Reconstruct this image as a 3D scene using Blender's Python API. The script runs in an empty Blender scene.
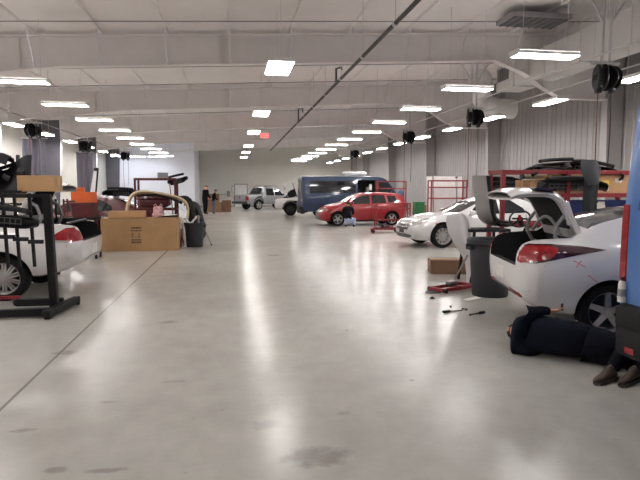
import bpy, bmesh, math, random
import numpy as np
from mathutils import Vector as V, Matrix as M
from mathutils.bvhtree import BVHTree

random.seed(7)
R = math.radians
SC = bpy.context.scene
COL = SC.collection

# ------------------------------------------------------------------ camera, world, exposure
cam_d = bpy.data.cameras.new('camera')
cam = bpy.data.objects.new('camera', cam_d)
COL.objects.link(cam)
SC.camera = cam
cam_d.sensor_width = 36.0
cam_d.lens = 540 / 640 * 36.0
cam_d.clip_end = 200
cam.location = (0, 0, 1.62)
cam.rotation_euler = (R(90 - 5.29), 0, R(-9.32))

world = bpy.data.worlds.new('world')
SC.world = world
world.use_nodes = True
world.node_tree.nodes['Background'].inputs[0].default_value = (0.5, 0.55, 0.6, 1)
world.node_tree.nodes['Background'].inputs[1].default_value = 0.02

SC.view_settings.view_transform = 'Standard'
SC.view_settings.look = 'None'
SC.view_settings.gamma = 1.0
SC.view_settings.use_curve_mapping = False
SC.view_settings.exposure = -0.15
try:
    SC.cycles.use_denoising = True
    SC.cycles.max_bounces = 8
    SC.cycles.diffuse_bounces = 5
    SC.cycles.glossy_bounces = 4
    SC.cycles.sample_clamp_indirect = 6
    SC.cycles.caustics_reflective = False
    SC.cycles.caustics_refractive = False
except Exception:
    pass

LAMP = 35.0          # radiance of the fluorescent diffusers
LAMP_WALL = 76.0      # lamps of the two rows along the walls
LAMP_BOOTH = 18.0    # cool lamps added to brighten the white booth wall
LAMP_C = 26.0        # square high-bay lamps over the aisle

# ------------------------------------------------------------------ materials
def mat(name, col, rough=0.5, metal=0.0, coat=0.0, var=0.07, scale=6.0, bump=0.0, bscale=None, alpha=1.0, spec=0.5):
    m = bpy.data.materials.new(name)
    m.use_nodes = True
    nt = m.node_tree
    b = nt.nodes['Principled BSDF']
    tc = nt.nodes.new('ShaderNodeTexCoord')
    nz = nt.nodes.new('ShaderNodeTexNoise')
    nz.inputs['Scale'].default_value = scale
    nz.inputs['Detail'].default_value = 4
    nt.links.new(tc.outputs['Object'], nz.inputs['Vector'])
    cr = nt.nodes.new('ShaderNodeValToRGB')
    cr.color_ramp.elements[0].position = 0.3
    cr.color_ramp.elements[1].position = 0.7
    cr.color_ramp.elements[0].color = tuple(c * (1 - var) for c in col) + (1,)
    cr.color_ramp.elements[1].color = tuple(min(1, c * (1 + var)) for c in col) + (1,)
    nt.links.new(nz.outputs['Fac'], cr.inputs['Fac'])
    nt.links.new(cr.outputs['Color'], b.inputs['Base Color'])
    b.inputs['Roughness'].default_value = rough
    b.inputs['Metallic'].default_value = metal
    b.inputs['Coat Weight'].default_value = coat
    b.inputs['Coat Roughness'].default_value = 0.06
    b.inputs['Specular IOR Level'].default_value = spec
    if bump:
        bp = nt.nodes.new('ShaderNodeBump')
        bp.inputs['Strength'].default_value = bump
        bp.inputs['Distance'].default_value = 0.01
        n2 = nt.nodes.new('ShaderNodeTexNoise')
        n2.inputs['Scale'].default_value = bscale or scale * 5
        nt.links.new(tc.outputs['Object'], n2.inputs['Vector'])
        nt.links.new(n2.outputs['Fac'], bp.inputs['Height'])
        nt.links.new(bp.outputs['Normal'], b.inputs['Normal'])
    return m

def emit(name, col, s):
    m = bpy.data.materials.new(name)
    m.use_nodes = True
    nt = m.node_tree
    nt.nodes.remove(nt.nodes['Principled BSDF'])
    e = nt.nodes.new('ShaderNodeEmission')
    e.inputs[0].default_value = tuple(col) + (1,)
    e.inputs[1].default_value = s
    nt.links.new(e.outputs[0], nt.nodes['Material Output'].inputs[0])
    return m

def concrete():
    m = mat('polished_concrete', (0.42, 0.39, 0.355), 0.3)
    nt = m.node_tree
    b = nt.nodes['Principled BSDF']
    N, Lk = nt.nodes, nt.links
    tc = N.new('ShaderNodeTexCoord')
    def math_(op, a, c=None, v=None):
        n = N.new('ShaderNodeMath'); n.operation = op
        Lk.new(a, n.inputs[0])
        if c is not None: Lk.new(c, n.inputs[1])
        if v is not None: n.inputs[1].default_value = v
        return n.outputs[0]
    def noise(scale, detail=6, rough=0.6):
        n = N.new('ShaderNodeTexNoise')
        n.inputs['Scale'].default_value = scale
        n.inputs['Detail'].default_value = detail
        n.inputs['Roughness'].default_value = rough
        Lk.new(tc.outputs['Object'], n.inputs['Vector'])
        return n.outputs['Fac']
    def ramp(x, p0, p1, c0, c1):
        r = N.new('ShaderNodeValToRGB')
        r.color_ramp.elements[0].position = p0; r.color_ramp.elements[1].position = p1
        r.color_ramp.elements[0].color = tuple(c0) + (1,); r.color_ramp.elements[1].color = tuple(c1) + (1,)
        Lk.new(x, r.inputs['Fac'])
        return r.outputs['Color']
    def mix(f, a, c, mode='MIX'):
        n = N.new('ShaderNodeMix'); n.data_type = 'RGBA'; n.blend_type = mode
        if isinstance(f, float): n.inputs[0].default_value = f
        else: Lk.new(f, n.inputs[0])
        Lk.new(a, n.inputs[6])
        if isinstance(c, tuple): n.inputs[7].default_value = c + (1,)
        else: Lk.new(c, n.inputs[7])
        return n.outputs[2]
    col = ramp(noise(0.55), 0.3, 0.72, (0.42, 0.405, 0.375), (0.53, 0.515, 0.48))
    col = mix(0.6, col, ramp(noise(4.5, 8, 0.7), 0.2, 0.75, (0.80, 0.79, 0.775), (1.12, 1.12, 1.12)), 'MULTIPLY')
    # scattered small spots of dirt
    col = mix(ramp(noise(8.0, 3), 0.68, 0.75, (0, 0, 0), (0.35, 0.35, 0.35)), col, (0.25, 0.22, 0.19))
    sep = N.new('ShaderNodeSeparateXYZ')
    Lk.new(tc.outputs['Object'], sep.inputs[0])
    # saw-cut joint that runs along the aisle, and cross joints at each bay
    dx = math_('ABSOLUTE', math_('ADD', sep.outputs[0], v=1.71))
    j = math_('LESS_THAN', dx, v=0.014)
    col = mix(math_('MULTIPLY', j, v=0.8), col, (0.16, 0.14, 0.12))
    # stains: (x, y, rx, ry, strength)
    wob = math_('MULTIPLY', noise(9.0, 6), v=1.9)
    for (x, y, rx, ry, s) in [(0.50, 3.12, 0.27, 0.17, 0.55), (-1.66, 5.62, 0.16, 0.10, 0.5), (-0.79, 6.75, 0.15, 0.09, 0.45),
                              (-1.02, 3.21, 0.10, 0.05, 0.5), (-0.74, 3.16, 0.14, 0.04, 0.5), (-0.95, 4.22, 0.1, 0.03, 0.35),
                              (-1.42, 3.8, 0.12, 0.04, 0.4), (0.78, 3.73, 0.07, 0.05, 0.3), (1.02, 13.4, 0.22, 0.20, 0.55),
                              (0.2, 3.62, 0.14, 0.10, 0.22), (-0.5, 4.6, 0.12, 0.05, 0.3), (1.5, 4.3, 0.03, 0.03, 0.5), (1.3, 6.0, 0.03, 0.03, 0.5)]:
        a = math_('POWER', math_('DIVIDE', math_('SUBTRACT', sep.outputs[0], v=x), v=rx), v=2)
        c = math_('POWER', math_('DIVIDE', math_('SUBTRACT', sep.outputs[1], v=y), v=ry), v=2)
        d = math_('ADD', math_('ADD', a, c), wob)
        f = ramp(math_('SUBTRACT', d, v=0.75), 0.35, 1.35, (s, s, s), (0, 0, 0))
        col = mix(f, col, (0.19, 0.165, 0.15))
    Lk.new(col, b.inputs['Base Color'])
    b.inputs['Roughness'].default_value = 0.215
    b.inputs['Specular IOR Level'].default_value = 0.33
    bp = N.new('ShaderNodeBump'); bp.inputs['Strength'].default_value = 0.22; bp.inputs['Distance'].default_value = 0.02
    Lk.new(noise(2.2, 5), bp.inputs['Height'])
    Lk.new(bp.outputs[0], b.inputs['Normal'])
    return m

MT = dict(
    concrete=concrete(),
    ceil=mat('white_roof_liner', (0.88, 0.845, 0.84), 0.6, scale=0.8, var=0.03, bump=0.15, bscale=3),
    beam=mat('painted_steel_beam', (0.76, 0.725, 0.715), 0.5, scale=2, var=0.03),
    column=mat('grey_painted_column', (0.11, 0.105, 0.125), 0.6, scale=2),
    flange=mat('pale_column_flange', (0.7, 0.7, 0.74), 0.5),
    wall=mat('warm_white_wall', (0.66, 0.645, 0.60), 0.6, scale=0.7, var=0.04),
    wall_r=mat('grey_ribbed_metal_wall', (0.30, 0.285, 0.28), 0.5, scale=1.5, var=0.05),
    booth=mat('white_booth_wall', (0.82, 0.84, 0.92), 0.5, scale=0.6, var=0.02),
    galv=mat('galvanised_steel', (0.62, 0.61, 0.61), 0.4, 0.3, scale=3),
    duct=mat('pale_sheet_metal_duct', (0.76, 0.735, 0.72), 0.45, 0.1, scale=2, var=0.04),
    grille=mat('dark_grille', (0.10, 0.095, 0.10), 0.6),
    blackpipe=mat('black_iron_pipe', (0.05, 0.048, 0.05), 0.5, 0.3),
    whiteenamel=mat('white_enamel', (0.82, 0.81, 0.79), 0.35),
    lamp=emit('fluorescent_diffuser', (1.0, 0.955, 0.935), LAMP),
    lampw=emit('bay_fluorescent_diffuser', (1.0, 0.955, 0.935), LAMP_WALL),
    lampc=emit('high_bay_diffuser', (1.0, 0.965, 0.92), LAMP_C),
    lampb=emit('booth_fill_diffuser', (0.88, 0.93, 1.0), LAMP_BOOTH),
    exit=emit('red_exit_face', (1.0, 0.12, 0.12), 2.5),
    black=mat('black_plastic', (0.009, 0.009, 0.011), 0.45, spec=0.3),
    blackmatte=mat('black_matte_plastic', (0.014, 0.013, 0.015), 0.75, bump=0.2, spec=0.3),
    darkgrey=mat('dark_grey_plastic', (0.04, 0.04, 0.046), 0.5, spec=0.3),
    can=mat('grey_bin_plastic', (0.04, 0.042, 0.05), 0.55, bump=0.1, spec=0.3),
    rubber=mat('tyre_rubber', (0.010, 0.009, 0.010), 0.85, bump=0.2, spec=0.2),
    well=mat('wheel_well_liner', (0.012, 0.012, 0.013), 0.9),
    carpet=mat('black_boot_carpet', (0.012, 0.012, 0.014), 0.95),
    rim=mat('silver_alloy', (0.55, 0.54, 0.54), 0.3, 0.8),
    chrome=mat('chrome_trim', (0.75, 0.74, 0.73), 0.12, 1.0),
    glass=mat('dark_car_glass', (0.018, 0.02, 0.024), 0.06, 0.0, 0.5, spec=0.8),
    glassg=mat('grey_car_glass', (0.10, 0.10, 0.105), 0.08, 0.0, 0.6, spec=0.9),
    white=mat('white_car_paint', (0.72, 0.70, 0.71), 0.3, 0.0, 0.9, var=0.02),
    pearl=mat('pearl_white_paint', (0.66, 0.655, 0.655), 0.28, 0.15, 0.9, var=0.02),
    silver=mat('silver_car_paint', (0.30, 0.30, 0.32), 0.35, 0.4, 0.8, var=0.03),
    silverlid=mat('satin_silver_paint', (0.36, 0.345, 0.34), 0.4, 0.25, 0.5, var=0.03),
    red=mat('red_car_paint', (0.30, 0.009, 0.014), 0.35, 0.0, 0.5, var=0.04),
    maroon=mat('dark_red_car_paint', (0.085, 0.009, 0.014), 0.4, 0.0, 0.5, var=0.05),
    blue=mat('blue_van_paint', (0.007, 0.027, 0.075), 0.4, 0.0, 0.45, var=0.05),
    bluenear=mat('bright_blue_van_paint', (0.05, 0.17, 0.48), 0.32, 0.1, 0.9, var=0.03),
    lampred=mat('red_lamp_lens', (0.30, 0.008, 0.014), 0.25, 0, 0.35, var=0.25, scale=25),
    lampdark=mat('smoked_red_lamp_lens', (0.045, 0.008, 0.012), 0.12, 0, 1.0),
    lampclear=mat('clear_lamp_lens', (0.62, 0.60, 0.58), 0.1, 0.3, 1.0, var=0.2, scale=18),
    amber=mat('amber_lens', (0.6, 0.12, 0.03), 0.15, 0, 1.0),
    redsteel=mat('red_painted_steel', (0.25, 0.018, 0.024), 0.5, 0.0, 0.1),
    darkred=mat('dark_red_painted_steel', (0.10, 0.011, 0.016), 0.55, 0.0, 0.1),
    blacksteel=mat('black_painted_steel', (0.008, 0.006, 0.008), 0.55, 0.0, 0.0, spec=0.25),
    card=mat('brown_cardboard', (0.40, 0.24, 0.115), 0.8, scale=3, var=0.08, bump=0.1),
    card2=mat('tan_cardboard', (0.52, 0.31, 0.155), 0.8, scale=3, var=0.08, bump=0.1),
    cardd=mat('dull_brown_cardboard', (0.22, 0.125, 0.075), 0.85, scale=3, var=0.1),
    cardedge=mat('pale_cardboard_edge', (0.62, 0.45, 0.27), 0.8),
    ink=mat('black_print_ink', (0.06, 0.04, 0.03), 0.8),
    paper=mat('white_paper_label', (0.75, 0.72, 0.68), 0.7),
    yellow=mat('yellow_sticker', (0.75, 0.52, 0.06), 0.6),
    orange=mat('orange_carton', (0.78, 0.14, 0.025), 0.6),
    bluebin=mat('blue_bin_plastic', (0.008, 0.02, 0.13), 0.45),
    green=mat('green_bin_plastic', (0.015, 0.15, 0.05), 0.5),
    cream=mat('cream_primer_plastic', (0.62, 0.50, 0.34), 0.55),
    greyplastic=mat('mid_grey_plastic', (0.28, 0.27, 0.28), 0.55),
    pink=mat('pink_plastic_bag', (0.62, 0.36, 0.38), 0.6, var=0.3, scale=12, bump=0.4),
    navy=mat('navy_work_cloth', (0.008, 0.010, 0.018), 0.9, bump=0.5, bscale=14, spec=0.1),
    navy2=mat('dark_blue_trousers', (0.007, 0.008, 0.014), 0.9, bump=0.4, bscale=14, spec=0.1),
    denim=mat('blue_denim', (0.07, 0.11, 0.20), 0.9),
    paledenim=mat('pale_blue_denim', (0.30, 0.36, 0.52), 0.9),
    coat=mat('black_coat_cloth', (0.008, 0.008, 0.010), 0.9, spec=0.1),
    skin=mat('skin', (0.50, 0.25, 0.17), 0.55, scale=20),
    hair=mat('dark_hair', (0.016, 0.012, 0.010), 0.8, bump=0.5),
    leather=mat('brown_boot_leather', (0.075, 0.05, 0.04), 0.7, bump=0.4),
    sole=mat('boot_sole_rubber', (0.05, 0.04, 0.037), 0.85, bump=0.8, bscale=30),
    mark=mat('red_grease_pencil', (0.62, 0.20, 0.20), 0.7),
    curtain=mat('grey_vinyl_curtain', (0.12, 0.115, 0.14), 0.5, scale=3),
    tool=mat('tool_steel', (0.25, 0.24, 0.24), 0.35, 0.8),
)

# ------------------------------------------------------------------ mesh building helpers
class B:
    """collects shapes into one mesh"""
    def __init__(s):
        s.bm = bmesh.new()
    def box(s, c, size, rot=None, bev=0.0, mi=0):
        r = bmesh.ops.create_cube(s.bm, size=1.0)
        vs = r['verts']
        m = M.Translation(V(c)) @ (rot.to_4x4() if rot is not None else M.Identity(4)) @ M.Diagonal((size[0], size[1], size[2], 1))
        bmesh.ops.transform(s.bm, matrix=m, verts=vs)
        fs = {f for v in vs for f in v.link_faces}
        for f in fs: f.material_index = mi
        if bev:
            es = list({e for v in vs for e in v.link_edges})
            bmesh.ops.bevel(s.bm, geom=es, offset=bev, segments=2, affect='EDGES', profile=0.5)
        return s
    def bar(s, p0, p1, w, h=None, up=(0, 0, 1), mi=0, bev=0.0):
        p0, p1 = V(p0), V(p1)
        d = p1 - p0
        z = d.normalized()
        u = V(up)
        if abs(z.dot(u)) > 0.98: u = V((1, 0, 0))
        x = u.cross(z).normalized(); y = z.cross(x)
        rot = M((x, y, z)).transposed()
        return s.box((p0 + p1) / 2, (w, h or w, d.length), rot, bev, mi)
    def tube(s, pts, r, n=8, mi=0, cap=True):
        pts = [V(p) for p in pts]
        rs = r if isinstance(r, (list, tuple)) else [r] * len(pts)
        rings = []
        px = None
        for i, p in enumerate(pts):
            t = (pts[min(i + 1, len(pts) - 1)] - pts[max(i - 1, 0)]).normalized()
            if px is None:
                a = V((0, 0, 1)) if abs(t.z) < 0.9 else V((1, 0, 0))
                px = a.cross(t).normalized()
            else:
                px = (px - t * px.dot(t)).normalized()
            py = t.cross(px)
            rings.append([s.bm.verts.new(p + (px * math.cos(2 * math.pi * k / n) + py * math.sin(2 * math.pi * k / n)) * rs[i]) for k in range(n)])
        for a, b in zip(rings, rings[1:]):
            for k in range(n):
                f = s.bm.faces.new((a[k], a[(k + 1) % n], b[(k + 1) % n], b[k])); f.material_index = mi
        if cap:
            for rg, fl in ((rings[0], True), (rings[-1], False)):
                try:
                    f = s.bm.faces.new(list(reversed(rg)) if fl else rg); f.material_index = mi
                except ValueError: pass
        return s
    def lathe(s, prof, m=None, n=24, mi=0):
        m = m or M.Identity(4)
        rings = []
        for (r, z) in prof:
            if r < 1e-5: rings.append([s.bm.verts.new(m @ V((0, 0, z)))])
            else: rings.append([s.bm.verts.new(m @ V((r * math.cos(2 * math.pi * k / n), r * math.sin(2 * math.pi * k / n), z))) for k in range(n)])
        for a, b in zip(rings, rings[1:]):
            for k in range(n):
                k2 = (k + 1) % n
                if len(a) == 1 and len(b) == 1: continue
                if len(a) == 1: q = (a[0], b[k2], b[k])
                elif len(b) == 1: q = (a[k], a[k2], b[0])
                else: q = (a[k], a[k2], b[k2], b[k])
                f = s.bm.faces.new(q); f.material_index = mi
        return s
    def prism(s, poly, axis, d0, d1, mi=0):
        """poly: 2D points; axis 'x','y','z': extruded between d0 and d1 along that axis"""
        def p3(a, b, d):
            return {'x': (d, a, b), 'y': (a, d, b), 'z': (a, b, d)}[axis]
        v0 = [s.bm.verts.new(p3(a, b, d0)) for a, b in poly]
        v1 = [s.bm.verts.new(p3(a, b, d1)) for a, b in poly]
        n = len(poly)
        fs = [s.bm.faces.new(v0), s.bm.faces.new(list(reversed(v1)))]
        for k in range(n):
            fs.append(s.bm.faces.new((v0[k], v1[k], v1[(k + 1) % n], v0[(k + 1) % n])))
        for f in fs: f.material_index = mi
        return s
    def grid(s, rows, thick=0.0, mi=0, closed=False):
        """rows of points -> sheet, optionally given thickness"""
        vs = [[s.bm.verts.new(p) for p in r] for r in rows]
        fs = []
        for a, b in zip(vs, vs[1:]):
            n = len(a)
            for k in range(n if closed else n - 1):
                f = s.bm.faces.new((a[k], a[(k + 1) % n], b[(k + 1) % n], b[k])); f.material_index = mi
                fs.append(f)
        if thick:
            bmesh.ops.recalc_face_normals(s.bm, faces=fs)
            bmesh.ops.solidify(s.bm, geom=fs, thickness=thick)
        return s
    def out(s, name, m, parent=None, smooth=40, loc=None, split=False):
        if split:                       # every separate piece becomes an object of its own
            s.bm.verts.index_update(); seen = set(); o = None
            s.bm.verts.ensure_lookup_table()
            for v in s.bm.verts:
                if v.index in seen: continue
                st, isl = [v], []
                seen.add(v.index)
                while st:
                    q = st.pop(); isl.append(q)
                    for e in q.link_edges:
                        w = e.other_vert(q)
                        if w.index not in seen: seen.add(w.index); st.append(w)
                p = B(); mp = {q.index: p.bm.verts.new(q.co) for q in isl}
                for f in {f for q in isl for f in q.link_faces}: p.bm.faces.new([mp[q.index] for q in f.verts])
                o = p.out(name, m, parent, smooth)
            s.bm.free()
            return o
        me = bpy.data.meshes.new(name)
        bmesh.ops.recalc_face_normals(s.bm, faces=s.bm.faces[:])
        s.bm.to_mesh(me); s.bm.free()
        for x in (m if isinstance(m, (list, tuple)) else [m]): me.materials.append(x)
        if smooth:
            me.polygons.foreach_set('use_smooth', [True] * len(me.polygons))
            me.set_sharp_from_angle(angle=R(smooth))
        o = bpy.data.objects.new(name, me)
        COL.objects.link(o)
        if parent is not None: o.parent = parent
        if loc is not None: o.location = loc
        return o

def tag(o, label, cat, group=None, kind=None):
    if label: o['label'] = label
    if cat: o['category'] = cat
    if group: o['group'] = group
    if kind: o['kind'] = kind
    return o

def thing(name, label, cat, loc=(0, 0, 0), rz=0.0, group=None):
    o = bpy.data.objects.new(name, None)
    o.empty_display_size = 0.1
    COL.objects.link(o)
    o.location = loc; o.rotation_euler = (0, 0, rz)
    return tag(o, label, cat, group)

def struct(o):
    o['kind'] = 'structure'
    return o

def copy_tree(o, parent=None):
    c = o.copy(); COL.objects.link(c)
    if parent is not None: c.parent = parent
    for ch in [x for x in bpy.data.objects if x.parent == o]:
        copy_tree(ch, c)
    return c

def frame(c, z, x=None):
    """matrix with local z along z"""
    z = V(z).normalized(); a = V(x) if x is not None else (V((0, 0, 1)) if abs(z.z) < 0.9 else V((1, 0, 0)))
    xx = (a - z * a.dot(z)).normalized(); yy = z.cross(xx)
    m = M((xx, yy, z)).transposed().to_4x4(); m.translation = V(c)
    return m

ORD = ['nearest', 'second nearest', 'third nearest', 'fourth nearest', 'fifth nearest', 'sixth nearest', 'seventh nearest',
       'eighth nearest', 'ninth nearest', 'tenth nearest', 'eleventh nearest', 'twelfth nearest', 'thirteenth nearest', 'fourteenth nearest', 'fifteenth nearest', 'sixteenth nearest']
# ------------------------------------------------------------------ the setting
XL, XR, YB, YF = -9.9, 11.85, -6.0, 53.2
YP, XP = 45.8, -2.95                      # white booth wall in the far left corner
def roof_z(x): return 5.88 + 0.048 * x    # underside of the roof liner
FRAMES = [-0.3 + 7.69 * k for k in range(7)]

o = B().box(((XL + XR) / 2, (YB + YF) / 2, -0.1), (XR - XL + 0.6, YF - YB + 0.6, 0.2)).out('floor', MT['concrete'], smooth=0); struct(o)

# roof liner: sags a little between the purlins
PX = [XL + 0.2 + 1.62 * k for k in range(14)]
b = B()
rows = []
xs = [XL - 0.2 + i * (XR - XL + 0.4) / 200 for i in range(201)]
for y in np.linspace(YB, YF + 0.2, 3):
    rows.append([(x, y, roof_z(x) - 0.035 * math.sin(math.pi * (((x - PX[0]) / 1.62) % 1.0)) ** 2 + 0.03) for x in xs])
b.grid(rows, 0.06)
struct(b.out('ceiling', MT['ceil'], smooth=60))
for i, x in enumerate(PX):
    z = roof_z(x)
    b = B().box((x, (YB + YF) / 2, z - 0.06), (0.05, YF - YB, 0.11))
    struct(b.out('trim_%d' % (i + 1), MT['ceil'], smooth=0))

# ribbed metal wall on the right
b = B()
pts = []
y = YB
while y < YF:
    pts += [(XR, y), (XR, y + 0.18), (XR - 0.022, y + 0.21), (XR - 0.022, y + 0.27)]
    y += 0.30
pts.append((XR, YF))
b.grid([[(x, y, 0) for x, y in pts], [(x, y, 6.6) for x, y in pts]])
b.box((XR + 0.12, (YB + YF) / 2, 3.3), (0.2, YF - YB, 6.6))
struct(b.out('wall_right', MT['wall_r'], smooth=0))
struct(B().box((XL - 0.1, (YB + YF) / 2, 3.1), (0.2, YF - YB + 0.4, 6.2)).out('wall_left', MT['wall'], smooth=0))
struct(B().box(((XL + XR) / 2, YF + 0.1, 3.2), (XR - XL + 0.8, 0.2, 6.6)).out('wall_far', MT['wall'], smooth=0))
struct(B().box(((XL + XR) / 2, YB - 0.1, 3.2), (XR - XL + 0.8, 0.2, 6.6)).out('wall_back', MT['wall'], smooth=0))
b = B().box(((XL + XP) / 2, YP + 0.08, 2.86), (XP - XL, 0.16, 5.72)).box((XP - 0.08, (YP + YF) / 2, 2.86), (0.16, YF - YP - 0.1, 5.72))
struct(b.out('wall_booth', MT['booth'], smooth=0))
b = B().box(((XP + XR) / 2, YF - 0.012, 0.06), (XR - XP, 0.024, 0.12))
struct(b.out('baseboard_far', MT['greyplastic'], smooth=0))
# far door
d = B().box((0.95, YF - 0.03, 1.06), (1.15, 0.06, 2.12)).out('door_1', MT['whiteenamel'], smooth=0); struct(d)
b = B()
for x in (0.34, 1.56): b.box((x, YF - 0.05, 1.08), (0.08, 0.1, 2.16))
b.box((0.95, YF - 0.05, 2.18), (1.3, 0.1, 0.08))
b.out('door_frame', MT['greyplastic'], d, smooth=0)
B().tube([(0.50, YF - 0.06, 1.0), (0.50, YF - 0.12, 1.0), (0.62, YF - 0.12, 1.0)], 0.015).out('door_handle', MT['chrome'], d)

# rigid frames: tapering columns, deep beams, flange braces up to the purlins
def beam_profile():
    bot = [(-8.75, 4.18), (-7.6, 4.38), (-5.7, 4.58), (-4.2, 4.77), (0.0, 4.98), (4.8, 5.22), (7.6, 5.36), (8.5, 5.05), (9.1, 4.66), (9.6, 4.42), (10.0, 4.34), (11.25, 4.34)]
    top = [(x, roof_z(x) - 0.16) for x in (11.25, -8.75)]
    return bot, top
for k, y in enumerate(FRAMES):
    bot, top = beam_profile()
    b = B().prism(bot + top, 'y', y - 0.008, y + 0.008)
    for (xa, za), (xb, zb) in zip(bot, bot[1:]): b.bar((xa, y, za), (xb, y, zb), 0.03, 0.24, up=(0, 1, 0))
    b.bar((top[1][0], y, top[1][1]), (top[0][0], y, top[0][1]), 0.03, 0.24, up=(0, 1, 0))
    for x in (-5.2, -0.2, 5.6):
        zb_ = np.interp(x, [p[0] for p in bot], [p[1] for p in bot])
        b.box((x, y - 0.06, (zb_ + roof_z(x) - 0.16) / 2), (0.012, 0.11, roof_z(x) - 0.16 - zb_))
    bm_ = b.out('roof_beam', MT['beam'], smooth=0); struct(bm_)
    b = B()
    for x in PX[2:12]:
        zb_ = np.interp(x, [p[0] for p in bot], [p[1] for p in bot])
        for s in (-1, 1):
            b.bar((x, y + s * 0.11, zb_ + 0.02), (x, y + s * 0.62, roof_z(x) - 0.12), 0.03, 0.03)
    b.out('flange_brace', MT['flange'], bm_, smooth=0, split=True)
    # columns
    for y_, poly, cm in ((y, [(-8.75, 4.18), (-8.92, 0.0), (-9.85, 0.0), (-9.85, 5.2), (-8.75, 5.25)], 'column'), (y, [(11.25, 4.34), (11.35, 0), (11.8, 0), (11.8, 6.24), (11.25, 6.24)], 'wall_r')):
        c = B().prism(poly, 'y', y - 0.09, y + 0.09).out('wall_column', MT[cm], smooth=0); struct(c)
        (xa, za), (xb, zb), (xd, zd) = poly[0], poly[1], poly[-1]
        s_ = 1 if xa < 0 else -1
        B().bar((xa + s_ * .01, y, zd), (xa + s_ * .01, y, za), 0.03, 0.26, up=(0, 1, 0)).bar((xa + s_ * .01, y, za), (xb + s_ * .01, y, 0), 0.03, 0.26, up=(0, 1, 0)).out('column_flange', MT['flange' if xa < 0 else 'wall_r'], c, smooth=0)
# thin rods that brace the roof across the bays
for y in [10.6, 13.6, 18.4, 21.3, 26, 29.0]:
    b = B().tube([(XL, y, roof_z(XL) - 0.22), (XR, y, roof_z(XR) - 0.22)], 0.014, 6)
    struct(b.out('roof_tie_rod', MT['greyplastic']))

# ------------------------------------------------------------------ lamps
def strip_light(x, y, z, along, label, group, width=0.32, length=1.24, lampmat='lamp', shade=0.34):
    t = thing('strip_light', label, 'ceiling light', (x, y, z), 0 if along == 'x' else math.pi / 2, group)
    B().box((0, 0, 0.0), (length - 0.04, width, 0.06), bev=0.01).out('diffuser', MT[lampmat], t)
    b = B().box((0, 0, 0.05), (length, shade - .06, 0.04), bev=0.01)
    for s in (-1, 1): b.bar((-length / 2, s * (width / 2 + .012), .01), (length / 2, s * (width / 2 + .012), .01), .012, .05)
    b.out('housing', MT['whiteenamel'], t)
    b = B()
    for s in (-1, 1): b.box((s * length / 2, 0, 0.02), (0.025, width + 0.02, 0.11), bev=0.004)
    b.out('end_cap', MT['whiteenamel'], t, split=True)
    b = B()
    for s in (-0.45, 0.45): b.tube([(s, 0, 0.08), (s, 0, roof_z(x) - z - 0.1)], 0.006, 5)
    b.out('hanger_wire', MT['galv'], t, split=True)
    return t
for k in range(-3, 12):  # every row: nearest lamps are unseen, added to brighten the near floor
    strip_light(5.81, 9.53 + 3.37 * k, 4.12, 'x', 'white fluorescent strip light set across, %s in the row right of the aisle' % ORD[k + 3], 'strip lights right of the aisle', shade=0.36)
    strip_light(9.0, 10.9 + 3.47 * k, 4.12, 'y', 'white fluorescent strip light set lengthwise, %s in the row by the ribbed right wall' % ORD[k + 3], 'strip lights by the right wall', width=0.36, shade=0.42, lampmat='lampw')
for k in range(-4, 9):
    strip_light(-4.76, 13.7 + 3.47 * k, 4.12, 'x', 'white fluorescent strip light set across, %s in the row left of the aisle' % ORD[k + 4], 'strip lights left of the aisle', shade=0.36)
for k in range(-6, 6):
    strip_light(-8.15, 22.5 + 3.65 * k, 4.12, 'y', 'white fluorescent strip light set lengthwise, %s in the row by the left wall' % ORD[k + 6], 'strip lights by the left wall', width=0.36, shade=0.42, lampmat='lampw')
for i, x in enumerate((-8.6, -7.2, -5.8)):  # added fixtures that wash the booth wall with cool light
    strip_light(x, 44.6, 4.25, 'x', 'added cool white strip light washing the white booth wall, %s' % ('leftmost', 'middle one', 'rightmost')[i], 'added strip lights at the booth wall', lampmat='lampb', shade=0.36)
def high_bay(x, y, z, label, w=0.56, l=1.3):
    t = thing('high_bay_light', label, 'ceiling light', (x, y, z), 0, 'square lights over the aisle')
    B().box((0, 0, 0), (w, l, 0.04), bev=0.012).out('diffuser', MT['lampc'], t)
    B().box((0, 0, 0.06), (w + 0.05, l + 0.05, 0.09), bev=0.015).out('housing', MT['whiteenamel'], t)
    b = B()
    for s in (-1, 1): b.tube([(0, s * l * 0.4, 0.1), (0, s * l * 0.4, roof_z(x) - z)], 0.006, 5)
    b.out('hanger_wire', MT['galv'], t, split=True)
for k, y in enumerate([-1.6, 5.6, 12.9, 20.5, 27.2, 35.5, 41.5, 47.6]):  # the nearest hang out of view, added to light the near floor
    high_bay(1.15, y, 4.44, 'bright rectangular high-bay light over the aisle, %s in its row' % ORD[k])
high_bay(5.7, 48.5, 4.3, 'bright rectangular high-bay light before the far wall, above the blue van')
t = thing('hanging_sign', 'small red lit sign hanging beside an aisle light', 'sign', (1.75, 28.4, 4.42))
B().box((0, 0, 0), (0.42, 0.06, 0.24), bev=0.01).out('sign_face', MT['exit'], t)
B().box((0, 0.0, 0.15), (0.2, 0.07, 0.05)).out('bracket', MT['whiteenamel'], t)
B().tube([(0, 0, 0.15), (0, 0, 1.555)], 0.01, 6).out('hanger_rod', MT['galv'], t)

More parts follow.
